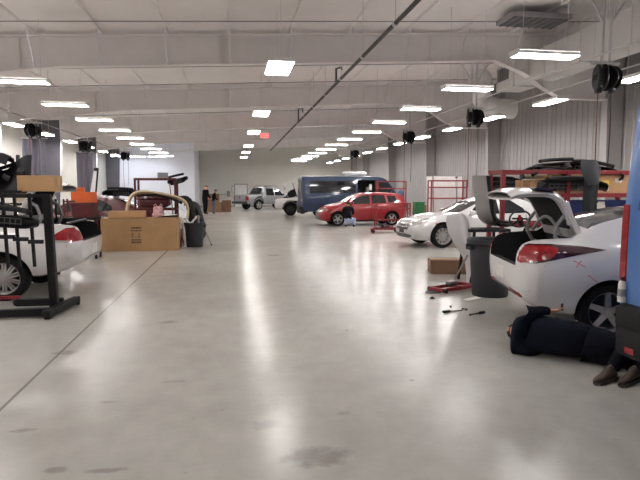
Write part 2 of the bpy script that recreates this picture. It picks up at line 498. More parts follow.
# ------------------------------------------------------------------ overhead services
t = thing('ventilation_duct', 'pale rectangular sheet metal duct hanging under the roof at upper right', 'duct', (9.1, 0, 0))
b = B()
for y0, y1 in ((4.0, 7.4), (7.4, 10.9), (10.9, 14.2), (14.2, 17.0)):
    b.box((0, (y0 + y1) / 2, 5.22), (0.86, y1 - y0 - 0.01, 0.76), bev=0.02)
b.out('duct_run', MT['duct'], t)
b = B()
for y in (7.4, 10.9, 14.2): b.box((0, y, 5.22), (0.92, 0.06, 0.82), bev=0.01)
b.out('duct_flange', MT['duct'], t, split=True)
for y in (9.6, 16.55):
    g = B().box((-0.44, y, 5.3), (0.03, 1.1 if y < 12 else 0.7, 0.36)).out('grille', MT['grille'], t, smooth=0)
    b = B()
    L_ = 1.1 if y < 12 else 0.7
    for i in range(6): b.box((-0.458, y - L_ / 2 + (i + 0.5) * L_ / 6, 5.3), (0.012, 0.02, 0.36))
    b.box((-0.458, y, 5.49), (0.014, L_ + 0.06, 0.03)).box((-0.458, y, 5.11), (0.014, L_ + 0.06, 0.03))
    b.out('louvre', MT['greyplastic'], g, smooth=0)
b = B()
for y in (5.5, 9.2, 12.6, 15.8):
    for s in (-1, 1): b.tube([(s * 0.47, y, 4.82), (s * 0.47, y, 6.2)], 0.012, 6)
    b.box((0, y, 4.815), (1.0, 0.05, 0.03))
b.out('hanger', MT['galv'], t)
t = thing('branch_duct', 'round pale duct elbow dropping from the main duct behind it', 'duct', (0, 0, 0))
b = B().tube([(8.7, 18.2, 5.3), (8.9, 18.6, 5.05), (9.2, 18.9, 4.75), (9.7, 19.0, 4.62), (10.4, 19.0, 4.6)], 0.36, 20)
b.out('elbow', MT['duct'], t)
B().tube([(8.52, 17.9, 5.42), (8.72, 18.2, 5.3)], 0.40, 20).out('collar', MT['duct'], t)
t = thing('roof_vent', 'dark louvred vent set flat under the roof beside the duct', 'vent', (7.7, 13.2, 5.95))
B().box((0, 0, 0), (1.6, 0.9, 0.12), bev=0.02).out('vent_frame', MT['greyplastic'], t)
b = B()
for i in range(8): b.box((-0.7 + i * 0.2, 0, -0.075), (0.03, 0.8, 0.03))
b.box((0, 0, -0.062), (1.5, 0.8, 0.01))
b.out('louvre', MT['grille'], t, smooth=0)

t = thing('gas_pipe', 'long dark iron pipe hung below the beams along the aisle', 'pipe', (3.09, 0, 0))
B().tube([(0, 3.5, 4.74), (0, 43, 4.70)], 0.042, 10).out('pipe_run', MT['blackpipe'], t)
b = B()
for y in np.arange(5.0, 43, 2.55): b.tube([(0, y, 4.72), (0, y, roof_z(3.09))], 0.008, 5)
b.out('hanger_rod', MT['galv'], t, split=True)
b = B()
for y in np.arange(5.0, 43, 2.55): b.lathe([(0.0, -0.05), (0.056, -0.05), (0.056, 0.05), (0.0, 0.05)], frame((0, y, 4.73), (0, 1, 0)), 10)
b.out('pipe_clamp', MT['galv'], t, split=True)
B().tube([(0, 15.9, 4.75), (0, 15.9, 5.15), (0.16, 15.9, 5.2), (0.16, 15.9, 5.12)], 0.032, 8).out('valve_riser', MT['blackpipe'], t)
B().tube([(0, 24.9, 4.75), (0, 24.9, 5.3), (0.2, 24.9, 5.32), (0.2, 24.9, 5.15)], 0.035, 8).out('valve_riser', MT['blackpipe'], t)
for i, (x, z) in enumerate(((7.45, 4.36), (8.62, 4.30))):
    t = thing('conduit', ('thin pale overhead conduit nearer the aisle along the right hose reels', 'thin pale overhead conduit nearer the wall along the right hose reels')[i], 'pipe', (x, 0, 0))
    B().tube([(0, 3, z), (0, 44, z - 0.05)], 0.02, 8).out('pipe_run', MT['galv'], t)
    b = B()
    for y in np.arange(4, 43, 3.2): b.tube([(0, y, z), (0, y, roof_z(x))], 0.007, 5)
    b.out('hanger_rod', MT['galv'], t, split=True)
t = thing('conduit', 'thin dark overhead conduit along the left hose reels', 'pipe', (-7.8, 0, 0))
B().tube([(0, 14, 4.42), (0, 44, 4.42)], 0.022, 8).out('pipe_run', MT['greyplastic'], t)
b = B()
for y in np.arange(15, 43, 3.2): b.tube([(0, y, 4.42), (0, y, roof_z(-7.8))], 0.007, 5)
b.out('hanger_rod', MT['galv'], t, split=True)

def hose_reel(x, y, z, label, group, hose=True):
    t = thing('hose_reel', label, 'hose reel', (x, y, z), 0, group)
    for s in (-1, 1):
        d = B().lathe([(0.0, -0.10), (0.25, -0.10), (0.27, -0.08), (0.27, -0.06), (0.17, -0.05), (0.17, 0.05), (0.27, 0.06), (0.27, 0.08), (0.25, 0.10), (0, 0.10)],
                      frame((s * 0.14, 0.05 * s, 0), (1, 0.35 * s, 0)), 24).out('drum', MT['black'], t)
        B().lathe([(0.05, -0.12), (0.07, -0.12), (0.07, 0.12), (0.05, 0.12)], frame((s * 0.14, 0.05 * s, 0), (1, 0.35 * s, 0)), 12).out('hub', MT['darkgrey'], d)
        B().box((s * 0.16, -0.02, -0.27), (0.12, 0.12, 0.12), bev=0.02).out('hose_outlet', MT['black'], t)
        B().tube([(s * 0.16, -0.02, -0.3), (s * 0.165, -0.03, -1.2), (s * 0.15, -0.02, -2.3 if s < 0 else -2.05)], 0.012, 6).out('hose', MT['darkgrey'] if s > 0 else MT['darkred'], t)
    b = B().box((0, 0, 0.30), (0.62, 0.12, 0.05))
    for s in (-1, 1): b.box((s * 0.14, 0, 0.2), (0.05, 0.05, 0.25))
    b.out('mounting_plate', MT['galv'], t)
    b = B()
    top = roof_z(x) - z
    for s in (-1, 1):
        b.box((s * 0.09, 0, (top + 0.3) / 2), (0.045, 0.045, top - 0.3))
        b.bar((s * 0.1, 0, top * 0.52), (s * 0.75, 0, top - 0.05), 0.035)
        b.bar((s * 0.05, 0.05 * s, top * 0.55), (s * 0.35, 0.5 * s, top - 0.05), 0.03)
    b.out('support_frame', MT['galv'], t, smooth=0)
    return t
for k, (x, y) in enumerate(((8.0, 10.78), (8.0, 17.2), (8.0, 24.0), (8.2, 35.8))):
    hose_reel(x, y, 4.03, 'pair of black hose reels hung overhead along the right bays, %s' % ORD[k], 'overhead hose reels')
for k, (x, y) in enumerate(((-7.8, 23.7), (-7.8, 31.6), (-7.3, 40.2))):
    hose_reel(x, y, 4.02, 'pair of black hose reels hung overhead along the left bays, %s' % ORD[k], 'overhead hose reels')
# ------------------------------------------------------------------ vehicles
def pchip(xs, ys, x):
    xs = np.array(xs, float); ys = np.array(ys, float)
    h = np.diff(xs); d = np.diff(ys) / h
    m = np.zeros_like(ys)
    m[0], m[-1] = d[0], d[-1]
    for i in range(1, len(xs) - 1):
        if d[i - 1] * d[i] > 0:
            w1, w2 = 2 * h[i] + h[i - 1], h[i] + 2 * h[i - 1]
            m[i] = (w1 + w2) / (w1 / d[i - 1] + w2 / d[i])
    i = np.clip(np.searchsorted(xs, x) - 1, 0, len(xs) - 2)
    t = (x - xs[i]) / h[i]
    return (2*t**3-3*t**2+1)*ys[i] + (t**3-2*t**2+t)*h[i]*m[i] + (-2*t**3+3*t**2)*ys[i+1] + (t**3-t**2)*h[i]*m[i+1]

def at(p, deg, local):
    """root position that puts the local point of a car turned by deg over floor point p"""
    q = M.Rotation(R(deg), 2) @ V(local)
    return (p[0] - q.x, p[1] - q.y, 0)

class Car:
    """x runs from 0 at the rear bumper to L at the nose; y is left; z up. Root sits at the middle of the car on the floor."""
    def __init__(s, name, label, cat, st, wheels, paint, loc, rz, rwheel=0.31, rimstyle=5, wellr=0.055, cuts=(), wheel_w=0.2, capbulge=0.03, rimmat='rim', group=None):
        s.t = thing(name, label, cat, loc, rz, group)
        st = np.array(st, float)
        L = st[-1, 0]; s.L = L; s.off = L / 2
        xs = np.unique(np.concatenate([np.linspace(0, L, 64), np.linspace(0, 0.25, 10), np.linspace(L - 0.3, L, 12)]))
        P = np.stack([pchip(st[:, 0], st[:, i], xs) for i in range(1, st.shape[1])], 1)
        s.W = st[:, 4].max()
        bm = bmesh.new()
        def half(p):
            zb, wb, zm, wm, zs, ws, zc, wc, zt = p
            pts = [(0, zb), (wb * .5, zb), (wb * .93, zb), (wb, zb + .04)]
            A_, B_, C_ = V((wb, zb + .04)), V((wm, zm)), V((ws, zs))
            # smooth bulging flank through A, B, C
            for t in np.linspace(0, 1, 9)[1:]:
                la = (t - .5) * (t - 1) / .5; lb = t * (t - 1) / -.25; lc = t * (t - .5) / .5
                q = A_ * la + B_ * lb + C_ * lc
                z = zb + .04 + (zs - zb - .04) * t
                # width as a quadratic over height, so panels stay ordered
                tm = (zm - zb - .04) / max(1e-4, (zs - zb - .04)); tm = min(.8, max(.2, tm))
                w = wb * ((t - tm) * (t - 1)) / (tm) + wm * (t * (t - 1)) / (tm * (tm - 1)) + ws * (t * (t - tm)) / (1 - tm)
                pts.append((w, z))
            for t in (0.25, 0.5, 0.75, 1.0):
                pts.append((ws + (wc - ws) * t, zs + (zc - zs) * (t ** 0.85 if zc > zs else t)))
            for t in (0.15, 0.35, 0.6, 0.8, 1.0):
                pts.append((wc * (1 - t), zc + (zt - zc) * math.sin(t * math.pi / 2)))
            return pts
        rings = []
        def ring(p, x, f=1.0):
            h = half(p)
            zc_ = (p[0] + p[8]) / 2
            full = [(y, z) for y, z in h] + [(-y, z) for y, z in reversed(h[1:-1])]
            return [bm.verts.new((x - s.off, y * f, zc_ + (z - zc_) * f)) for y, z in full]
        for f, dx in ((0.35, capbulge), (0.7, capbulge * .8), (0.9, capbulge * .4)): rings.append(ring(P[0], -dx, f))
        for x, p in zip(xs, P): rings.append(ring(p, x))
        for f, dx in ((0.9, capbulge * .4), (0.7, capbulge * .8), (0.35, capbulge)): rings.append(ring(P[-1], L + dx, f))
        n = len(rings[0])
        for a, b in zip(rings, rings[1:]):
            for k in range(n): bm.faces.new((a[k], b[k], b[(k + 1) % n], a[(k + 1) % n]))
        bm.faces.new(rings[0]); bm.faces.new(list(reversed(rings[-1])))
        bmesh.ops.recalc_face_normals(bm, faces=bm.faces[:])
        me = bpy.data.meshes.new('body'); bm.to_mesh(me); bm.free()
        me.materials.append(paint)
        body = bpy.data.objects.new('body', me); COL.objects.link(body)
        cutters = []
        for x in wheels:
            for sy in (-1, 1):
                c = B().lathe([(0, 0), (rwheel + wellr, 0), (rwheel + wellr, 0.6), (0, 0.6)], frame((x - s.off, sy * (s.W - wheel_w - 0.09), rwheel + 0.012), (0, sy, 0)), 40).out('cutter', MT['well'], smooth=0)
                cutters.append(c)
        for prof, y0, y1, m in cuts:       # openings cut across the body: side profile between y0 and y1
            cutters.append(B().prism([(x - s.off, z) for x, z in prof], 'y', y0, y1).out('cutter', m, smooth=0))
        for c in cutters:
            md = body.modifiers.new('b', 'BOOLEAN'); md.operation = 'DIFFERENCE'; md.solver = 'EXACT'; md.object = c
            try: md.material_mode = 'TRANSFER'
            except Exception: pass
        dg = bpy.context.evaluated_depsgraph_get(); dg.update()
        me2 = bpy.data.meshes.new_from_object(body.evaluated_get(dg), preserve_all_data_layers=True, depsgraph=dg)
        bpy.data.objects.remove(body)
        for c in cutters: bpy.data.objects.remove(c)
        me2.name = 'body'
        me2.polygons.foreach_set('use_smooth', [True] * len(me2.polygons))
        me2.set_sharp_from_angle(angle=R(38))
        s.body = bpy.data.objects.new('body', me2); COL.objects.link(s.body); s.body.parent = s.t
        bm = bmesh.new(); bm.from_mesh(me2)
        s.bvh = BVHTree.FromBMesh(bm); bm.free()
        s.paint = paint
        s.rw = rwheel; s.ww = wheel_w
        for i, x in enumerate(wheels):
            for sy in (1, -1): s.wheel(x, sy, rimstyle, rimmat)
    def wheel(s, x, sy, style, rimmat='rim'):
        r, w = s.rw, s.ww
        rr = r * 0.68
        m = frame((x - s.off, sy * (s.W - w / 2 - 0.035), r), (0, sy, 0), (1, 0, 0))
        h = w / 2
        tire = B().lathe([(rr * .98, -h * .8), (rr * 1.03, -h), (r * .93, -h), (r * .985, -h * .82), (r, -h * .5), (r, h * .5), (r * .985, h * .82), (r * .93, h), (rr * 1.05, h), (rr * .98, h * .8)], m, 36).out('wheel', MT['rubber'], s.t)
        b = B().lathe([(rr * .98, -h * .8), (rr * .93, -h * .3), (rr * .92, h * .55), (rr * .97, h * .8), (rr * 1.03, h * .98), (rr * 1.0, h * .6), (rr * 1.0, -h * .8)], m, 36)
        b.lathe([(0, h * .74), (rr * .2, h * .72), (rr * .24, h * .55), (rr * .24, h * .2), (0, h * .2)], m, 20)
        for k in range(style):
            a = 2 * math.pi * k / style + 0.3
            offs = (0,) if style < 8 else (-0.09, 0.09)
            for q in offs:
                d = V((math.cos(a + q * .4), math.sin(a + q * .4), 0)); p_ = V((-d.y, d.x, 0))
                wa, wb_ = (rr * .17, rr * .13) if style < 8 else (rr * .06, rr * .05)
                base = d * rr * .18 + p_ * q * rr * .6; tip = d * rr * .96 + p_ * q * rr * .7
                z0, z1 = h * .66, h * .52
                vs = []
                for (c, ww_, z) in ((base, wa, z0), (tip, wb_, z1)):
                    for sg in (-1, 1):
                        vs.append((c + p_ * sg * ww_ + V((0, 0, z)), c + p_ * sg * ww_ + V((0, 0, z - h * .3))))
                v = [b.bm.verts.new(m @ q_) for pr in vs for q_ in pr]
                for f in ((0, 2, 6, 4), (1, 5, 7, 3), (0, 4, 5, 1), (2, 3, 7, 6), (0, 1, 3, 2), (4, 6, 7, 5)): b.bm.faces.new([v[i] for i in f])
        b.out('rim', MT[rimmat], tire)
        B().lathe([(0, -h * .1), (rr * .9, -h * .1), (rr * .9, -h * .3), (0, -h * .3)], m, 24).out('brake_disc', MT['darkgrey'], tire)
        return tire
    def decal(s, name, pts, m, fn, d, offs=0.006, sub=2, parent=None, label=None, depth=0.02):
        d = V(d).normalized()
        bm = bmesh.new()
        vs = [bm.verts.new(fn(a, b)) for a, b in pts]
        f = bm.faces.new(vs)
        bmesh.ops.triangulate(bm, faces=[f])
        for i in range(sub):
            es = [e for e in bm.edges if e.calc_length() > 0.05]
            if es: bmesh.ops.subdivide_edges(bm, edges=es, cuts=1, use_grid_fill=True)
            bmesh.ops.triangulate(bm, faces=bm.faces[:])
        for v in bm.verts:
            h = s.bvh.ray_cast(v.co - d * 6, d)
            if h[0] is None:
                h = s.bvh.find_nearest(v.co)
            v.co = h[0] - d * offs
        bd = [e for e in bm.edges if e.is_boundary]
        r = bmesh.ops.extrude_edge_only(bm, edges=bd)
        for v in [g for g in r['geom'] if isinstance(g, bmesh.types.BMVert)]: v.co += d * depth
        me = bpy.data.meshes.new(name)
        bmesh.ops.recalc_face_normals(bm, faces=bm.faces[:])
        bm.to_mesh(me); bm.free(); me.materials.append(m)
        me.polygons.foreach_set('use_smooth', [True] * len(me.polygons)); me.set_sharp_from_angle(angle=R(40))
        o = bpy.data.objects.new(name, me); COL.objects.link(o); o.parent = parent or s.t
        if label: o['label'] = label
        return o
    def side(s, name, pts, m, sides=(1, -1), **k):
        for sy in sides: r = s.decal(name, pts, m, lambda a, b: V((a - s.off, sy * 2, b)), (0, -sy, 0), **k)
        return r
    def rear(s, name, pts, m, mirror=False, **k):
        r = s.decal(name, pts, m, lambda a, b: V((-s.off - 1, a, b)), (1, 0, 0), **k)
        if mirror: s.decal(name, [(-a, b) for a, b in pts], m, lambda a, b: V((-s.off - 1, a, b)), (1, 0, 0), **k)
        return r
    def front(s, name, pts, m, mirror=False, **k):
        r = s.decal(name, pts, m, lambda a, b: V((s.off + 1, a, b)), (-1, 0, 0), **k)
        if mirror: s.decal(name, [(-a, b) for a, b in pts], m, lambda a, b: V((s.off + 1, a, b)), (-1, 0, 0), **k)
        return r
    def top(s, name, pts, m, mirror=False, **k):
        r = s.decal(name, pts, m, lambda a, b: V((a - s.off, b, 3)), (0, 0, -1), **k)
        if mirror: s.decal(name, [(a, -b) for a, b in pts], m, lambda a, b: V((a - s.off, b, 3)), (0, 0, -1), **k)
        return r
    def corner(s, name, pts, m, end, sides=(1, -1), ang=45, **k):
        """projected diagonally onto a corner; a = metres across the diagonal (0 at the corner, + towards the flank)"""
        for sy in sides:
            e = -1 if end == 'rear' else 1
            d = V((-e * math.cos(R(ang)), -sy * math.sin(R(ang)), 0))
            t_ = V((-e * math.sin(R(ang)), sy * math.cos(R(ang)), 0))
            c0 = V((e * s.off, sy * s.W, 0)) 
            s.decal(name, pts, m, lambda a, b: c0 + t_ * a * 1.0 + V((0, 0, b)) - d * 1.0, d, **k)
    def mirror(s, x, z, m=None, sides=(1, -1)):
        for sy in sides:
            hit = s.bvh.ray_cast(V((x - s.off, sy * 3, z)), V((0, -sy, 0)))
            y = abs(hit[0].y) if hit[0] else s.W
            b = B().box((x - s.off + 0.02, sy * (y + 0.13), z + 0.05), (0.12, 0.22, 0.14), bev=0.04)
            b.bar((x - s.off + 0.03, sy * (y - 0.02), z), (x - s.off + 0.03, sy * (y + 0.1), z + 0.02), 0.06, 0.05)
            o = b.out('door_mirror', m or s.paint, s.t)
            B().box((x - s.off - 0.045, sy * (y + 0.13), z + 0.05), (0.012, 0.17, 0.1), bev=0.004).out('mirror_glass', MT['chrome'], o)
    def handle(s, x, z, m=None, sides=(1, -1)):
        for sy in sides:
            hit = s.bvh.ray_cast(V((x - s.off, sy * 3, z)), V((0, -sy, 0)))
            if hit[0] is None: continue
            B().box((x - s.off, hit[0].y + sy * 0.02, z), (0.2, 0.025, 0.03), bev=0.01).out('door_handle', m or s.paint, s.t)
    def seam(s, pts, w=0.012, sides=(1, -1), m=None):
        P = [V(p) for p in pts]; l, r = [], []
        for i, p in enumerate(P):
            t = (P[min(i + 1, len(P) - 1)] - P[max(i - 1, 0)]).normalized(); n = V((-t.y, t.x)) * w / 2
            l.append(tuple(p + n)); r.append(tuple(p - n))
        for i in range(len(P) - 1):
            pass
        s.side('door_seam', l + r[::-1], m or MT['well'], sides=sides, offs=0.002, depth=0.006)

def lid(c, name, prof, hw0, hw1, m, inner, thick=0.05, crown=0.03, label=None, lampz=None):
    """boot lid: prof = list of (x, z) in car coordinates from the hinge to the lower lip; width tapers hw0 -> hw1"""
    n = len(prof)
    rows_o, rows_i = [], []
    for i, (x, z) in enumerate(prof):
        a, b_ = prof[max(i - 1, 0)], prof[min(i + 1, n - 1)]
        t = V((b_[0] - a[0], b_[1] - a[1])).normalized(); nn = V((t.y, -t.x))
        hw = hw0 + (hw1 - hw0) * i / (n - 1)
        ro, ri = [], []
        for k in range(11):
            u = -1 + 2 * k / 10
            cr = crown * (1 - u * u) - 0.035 * max(0, abs(u) - 0.75) / 0.25
            ro.append((x - c.off + nn.x * cr, u * hw, z + nn.y * cr))
            ri.append((x - c.off - nn.x * thick, u * hw * 0.9, z - nn.y * thick))
        rows_o.append(ro); rows_i.append(ri)
    o = B().grid(rows_o, 0.012).out(name, m, c.t)
    if label: o['label'] = label
    # pressed inner frame in body colour, dark liner set inside it
    B().grid(rows_i, 0.02).out('inner_frame', m, o)
    sides = B()
    for k in (0, -1):
        sides.grid([[ro[k], ri[k]] for ro, ri in zip(rows_o, rows_i)], 0.012)
    sides.out('lid_edge', m, o, split=True)
    lin = []
    for i in range(1, n - 1):
        a, b_ = prof[i - 1], prof[i + 1]
        t = V((b_[0] - a[0], b_[1] - a[1])).normalized(); nn = V((t.y, -t.x))
        hw = (hw0 + (hw1 - hw0) * i / (n - 1)) * .74
        lin.append([(prof[i][0] - c.off - nn.x * (thick + .018), u * hw, prof[i][1] - nn.y * (thick + .018)) for u in np.linspace(-1, 1, 9)])
    B().grid(lin, 0.012).out('inner_liner', inner, o)
    return o

def text_plate(c, end, z, w=0.31, h=0.16, m='paper'):
    pass

# --- sedan template: x, zb, wb, zm, wm, zs, ws, zc, wc, zt
def sedan(L, W, H, boot=1.10, belt=0.95, hood=0.98, cab0=0.98, cab1=3.45, nose=0.74, lift=0.0):
    w = W / 2
    st = [
        (0.00, .40, w*.66, .60, w*.74, .88, w*.70, .96, w*.56, boot - .10),
        (0.05, .36, w*.78, .60, w*.86, .90, w*.81, boot - .06, w*.64, boot - .03),
        (0.16, .30, w*.88, .60, w*.955, belt - .01, w*.91, boot - .02, w*.72, boot + .01),
        (0.40, .23, w*.92, .58, w*.99, belt, w*.945, boot, w*.76, boot + .035),
        (0.62, .20, w*.925, .57, w*.995, belt, w*.95, boot + .015, w*.76, boot + .05),
        (cab0 - .10, .19, w*.925, .56, w, belt, w*.95, boot + .05, w*.74, boot + .085),
        (cab0 + .35, .19, w*.925, .56, w, belt - .01, w*.95, H - .13, w*.66, H - .085),
        (cab0 + .75, .19, w*.925, .55, w, belt - .015, w*.95, H - .055, w*.64, H - .012),
        ((cab0 + cab1) / 2, .19, w*.925, .55, w, belt - .025, w*.95, H - .04, w*.64, H),
        (cab1 - .95, .19, w*.925, .55, w, belt - .035, w*.95, H - .07, w*.645, H - .025),
        (cab1 - .50, .19, w*.925, .55, w, belt - .045, w*.945, H - .24, w*.69, H - .20),
        (cab1, .19, w*.925, .55, w, belt - .06, w*.935, hood + .02, w*.78, hood + .06),
        (cab1 + .12, .19, w*.925, .55, w, belt - .07, w*.93, hood - .01, w*.79, hood + .03),
        (cab1 + (L - cab1) * .5, .20, w*.92, .55, w*.99, belt - .12, w*.915, hood - .08, w*.76, hood - .02),
        (L - .30, .22, w*.86, .52, w*.94, nose + .02, w*.86, hood - .18, w*.68, hood - .13),
        (L - .12, .24, w*.78, .50, w*.86, nose - .05, w*.78, nose + .02, w*.60, nose + .06),
        (L - .04, .27, w*.66, .48, w*.74, nose - .10, w*.68, nose - .05, w*.50, nose - .01),
        (L, .30, w*.50, .46, w*.58, nose - .15, w*.54, nose - .12, w*.40, nose - .09),
    ]
    return [(r[0], r[1] + lift) + tuple(r[2:]) for r in st]
def sedan_glass(c, cab0, cab1, belt, H, W, gm, bpillar=None):
    w = W / 2
    bp = bpillar or (cab0 + cab1) / 2 + 0.02
    zt = H - .10
    c.side('rear_door_window', [(cab0 + .42, belt + .035), (bp - .05, belt + .02), (bp - .05, zt), (cab0 + .85, zt - .02), (cab0 + .5, belt + .17)], gm)
    c.side('front_door_window', [(bp + .05, belt + .02), (cab1 - .2, belt - .005), (cab1 - .52, zt - .16), (cab1 - .95, zt - .02), (bp + .05, zt)], gm)
    c.front('windscreen', [(-w*.72, belt + .06), (w*.72, belt + .06), (w*.60, H - .075), (-w*.60, H - .075)], gm)
    c.rear('rear_window', [(-w*.66, H - .33 + .02), (w*.66, H - .33 + .02), (w*.56, H - .09), (-w*.56, H - .09)], gm)

# ---- white sedan with its boot open, right foreground
W1 = 1.775
st = sedan(4.53, W1, 1.44, boot=1.07, belt=0.955, hood=0.97, cab0=0.74, cab1=3.42, lift=.05)
cut1 = [(-0.2, 0.80), (0.10, 0.76), (0.16, 0.62), (0.66, 0.58), (0.70, 1.02), (0.60, 1.4), (-0.2, 1.4)]
EL = Car('white_sedan', 'white sedan with open boot and red pencil marks, a person lying under its rear', 'car', st, [0.90, 3.60], MT['white'], at((3.98, 5.12), -13, (0.90 - 2.265, -.84)), R(-13), rwheel=0.312, wellr=.036, rimstyle=5,
         cuts=[(cut1, -0.56, 0.56, MT['carpet'])], wheel_w=0.21)
sedan_glass(EL, 0.74, 3.42, 0.955, 1.44, W1, MT['glass'])
c = EL
for o in [o for o in bpy.data.objects if o.parent == c.t and o.name.startswith('rear_window')]: bpy.data.objects.remove(o)
c.top('rear_window', [(0.74, -0.60), (0.74, 0.60), (1.34, 0.54), (1.34, -0.54)], MT['glassg'], sub=3)
c.side('tail_lamp', [(0.00, .84), (0.02, .99), (0.10, 1.03), (0.30, 1.035), (0.60, 1.02), (0.86, .985), (0.55, .93), (0.26, .865), (0.10, .83)], MT['lampdark'], sub=3)
c.side('lamp_lens', [(0.00, .87), (0.02, .985), (0.10, 1.02), (0.30, 1.02), (0.36, .99), (0.30, .90), (0.12, .855)], MT['lampred'], sub=3, offs=.010)
c.rear('tail_lamp', [(.61, .84), (.61, .99), (.66, 1.02), (.80, 1.02), (.80, .85), (.68, .82)], MT['lampred'], mirror=True, offs=.010, sub=3)
c.side('reversing_lamp', [(-0.0, .83), (0.08, .825), (.09, .865), (-0.0, .87)], MT['lampclear'], sub=2, offs=.012)
c.corner('bumper_reflector', [(-.40, .46), (-.15, .42), (-.13, .44), (-.18, .475), (-.40, .50)], MT['lampred'], 'rear', offs=.006, sub=2)
c.rear('rear_valance', [(-.66, .22), (.66, .22), (.70, .30), (.58, .41), (.30, .46), (-.30, .46), (-.58, .41), (-.70, .30)], MT['black'], sub=3)
c.corner('rear_valance', [(-.62, .22), (-.05, .22), (-.02, .27), (-.30, .36), (-.62, .42)], MT['black'], 'rear', sub=3)
c.rear('number_plate', [(-.16, .56), (.16, .56), (.16, .70), (-.16, .70)], MT['paper'], sub=1)
c.seam([(1.52, .30), (1.46, .50), (1.34, .70), (1.32, .90), (1.45, 1.0)], sides=(1, -1))
c.seam([(2.42, .26), (2.44, .55), (2.40, .93)]); c.seam([(1.66, .28), (2.4, .26), (3.4, .27)], w=.016)
c.seam([(3.42, .30), (3.44, .60), (3.36, .90)])
c.side('quarter_window', [(1.12, .985), (1.30, .975), (1.42, 1.06), (1.30, 1.05)], MT['glass'], sub=2)
c.side('pencil_mark', [(.62, .80), (.626, .808), (.50, .875), (.494, .867)], MT['mark'], sides=(-1,), sub=1, offs=.003, depth=.005)
c.side('pencil_mark', [(.53, .80), (.585, .87), (.577, .874), (.522, .804)], MT['mark'], sides=(-1,), sub=1, offs=.003, depth=.005)
c.side('pencil_mark', [(.64, .72), (.74, .64), (.746, .648), (.646, .728)], MT['mark'], sides=(-1,), sub=1, offs=.003, depth=.005)
c.side('fuel_flap', [(1.08, .86), (1.10, .77), (1.20, .77), (1.22, .86)], MT['white'], sides=(1,), sub=2, offs=.003, depth=.006)
c.handle(1.72, .86); c.handle(2.72, .84); c.mirror(3.12, .95)
c.front('headlamp', [(.46, .62), (.82, .70), (.80, .82), (.52, .70)], MT['lampclear'], mirror=True, sub=2)
c.front('grille', [(-.42, .30), (.42, .30), (.36, .56), (-.36, .56)], MT['grille'], sub=2)
# the raised boot lid: deck stands up from the hinge, the end panel points back over the opening
lp = [(0.74, 1.10), (0.69, 1.22), (0.60, 1.38), (0.53, 1.50), (0.48, 1.56), (0.40, 1.605), (0.30, 1.62), (0.12, 1.625), (-0.02, 1.61), (-0.10, 1.58)]
L1 = lid(c, 'boot_lid', lp, 0.60, 0.55, MT['white'], MT['carpet'], thick=0.06, label='white boot lid standing open')
for sy in (-1, 1):
    b = B()
    hw = .46
    b.prism([(0.40 - c.off, 1.60), (0.40 - c.off, 1.635), (0.18 - c.off, 1.65), (0.16 - c.off, 1.63)], 'y', sy * .30, sy * .58)
    b.out('lid_lamp', MT['lampdark'], L1, smooth=0)
    B().tube([(0.62 - c.off, sy * .50, 0.92), (0.50 - c.off, sy * .50, 0.98), (0.43 - c.off, sy * .50, 1.10), (0.44 - c.off, sy * .50, 1.22), (0.52 - c.off, sy * .50, 1.33), (0.60 - c.off, sy * .50, 1.35)], 0.022, 10).out('hinge_arm', MT['greyplastic'], L1)
    B().box((0.56 - c.off, sy * .50, 1.36), (0.09, 0.05, 0.26), M.Rotation(R(-20), 3, 'Y'), bev=.01).out('hinge_bracket', MT['white'], L1)
b = B()
for sy in (-1, 1):
    for k in range(3): b.lathe([(0, 0), (.014, 0), (.014, .012), (0, .012)], frame((0.58 - c.off - .028, sy * .50, 1.28 + k * .07), (-1, 0, 0)), 10)
b.out('hinge_bolt', MT['black'], L1)
arc = [(0.50 - c.off, y, 1.10 + 0.20 * math.cos(y / .5 * math.pi / 2)) for y in np.linspace(-.48, .48, 13)]
B().tube(arc, 0.02, 8).out('torsion_bar', MT['greyplastic'], L1)

# ---- white sedan on the left, boot open
W2 = 1.86
st = sedan(5.09, W2, 1.49, boot=1.10, belt=0.98, hood=1.0, cab0=1.0, cab1=3.75, lift=.15)
cut2 = [(-0.2, 0.86), (0.10, 0.84), (0.16, 0.64), (0.88, 0.62), (0.92, 1.06), (0.82, 1.4), (-0.2, 1.4)]
IM = Car('white_sedan', 'white sedan with open boot at left behind the black bumper stand', 'car', st, [1.05, 3.90], MT['white'], (-4.80, 9.27, 0), R(181), rwheel=0.335, rimstyle=10,
         cuts=[(cut2, -0.62, 0.62, MT['carpet'])], wheel_w=0.22)
c = IM
sedan_glass(c, 1.0, 3.75, 0.98, 1.49, W2, MT['glassg'])
for o in [o for o in bpy.data.objects if o.parent == c.t and o.name.startswith('rear_window')]: bpy.data.objects.remove(o)
c.top('rear_window', [(1.0, -0.62), (1.0, 0.62), (1.58, 0.56), (1.58, -0.56)], MT['glassg'], sub=3)
c.side('tail_lamp', [(0.0, .87), (0.02, 1.03), (.10, 1.06), (.20, 1.055), (.30, .99), (.42, .88), (.30, .86), (.1, .85)], MT['lampred'], sub=3, offs=.010)
c.side('reversing_lamp', [(0.10, .845), (.38, .86), (.32, .885), (.10, .875)], MT['lampclear'], sub=2, offs=.014)
c.rear('tail_lamp', [(.64, .86), (.64, 1.0), (.68, 1.04), (.80, 1.04), (.80, .86)], MT['lampred'], mirror=True, sub=3, offs=.010)
c.rear('number_plate', [(-.16, .60), (.16, .60), (.16, .76), (-.16, .76)], MT['paper'], sub=1)
c.rear('rear_valance', [(-.7, .22), (.7, .22), (.74, .32), (-.74, .32)], MT['black'], sub=2)
c.seam([(1.66, .30), (1.62, .60), (1.52, .8), (1.56, .99)]); c.seam([(2.72, .26), (2.74, .55), (2.70, .95)])
c.handle(1.95, .88); c.handle(3.0, .86); c.mirror(3.45, .97)
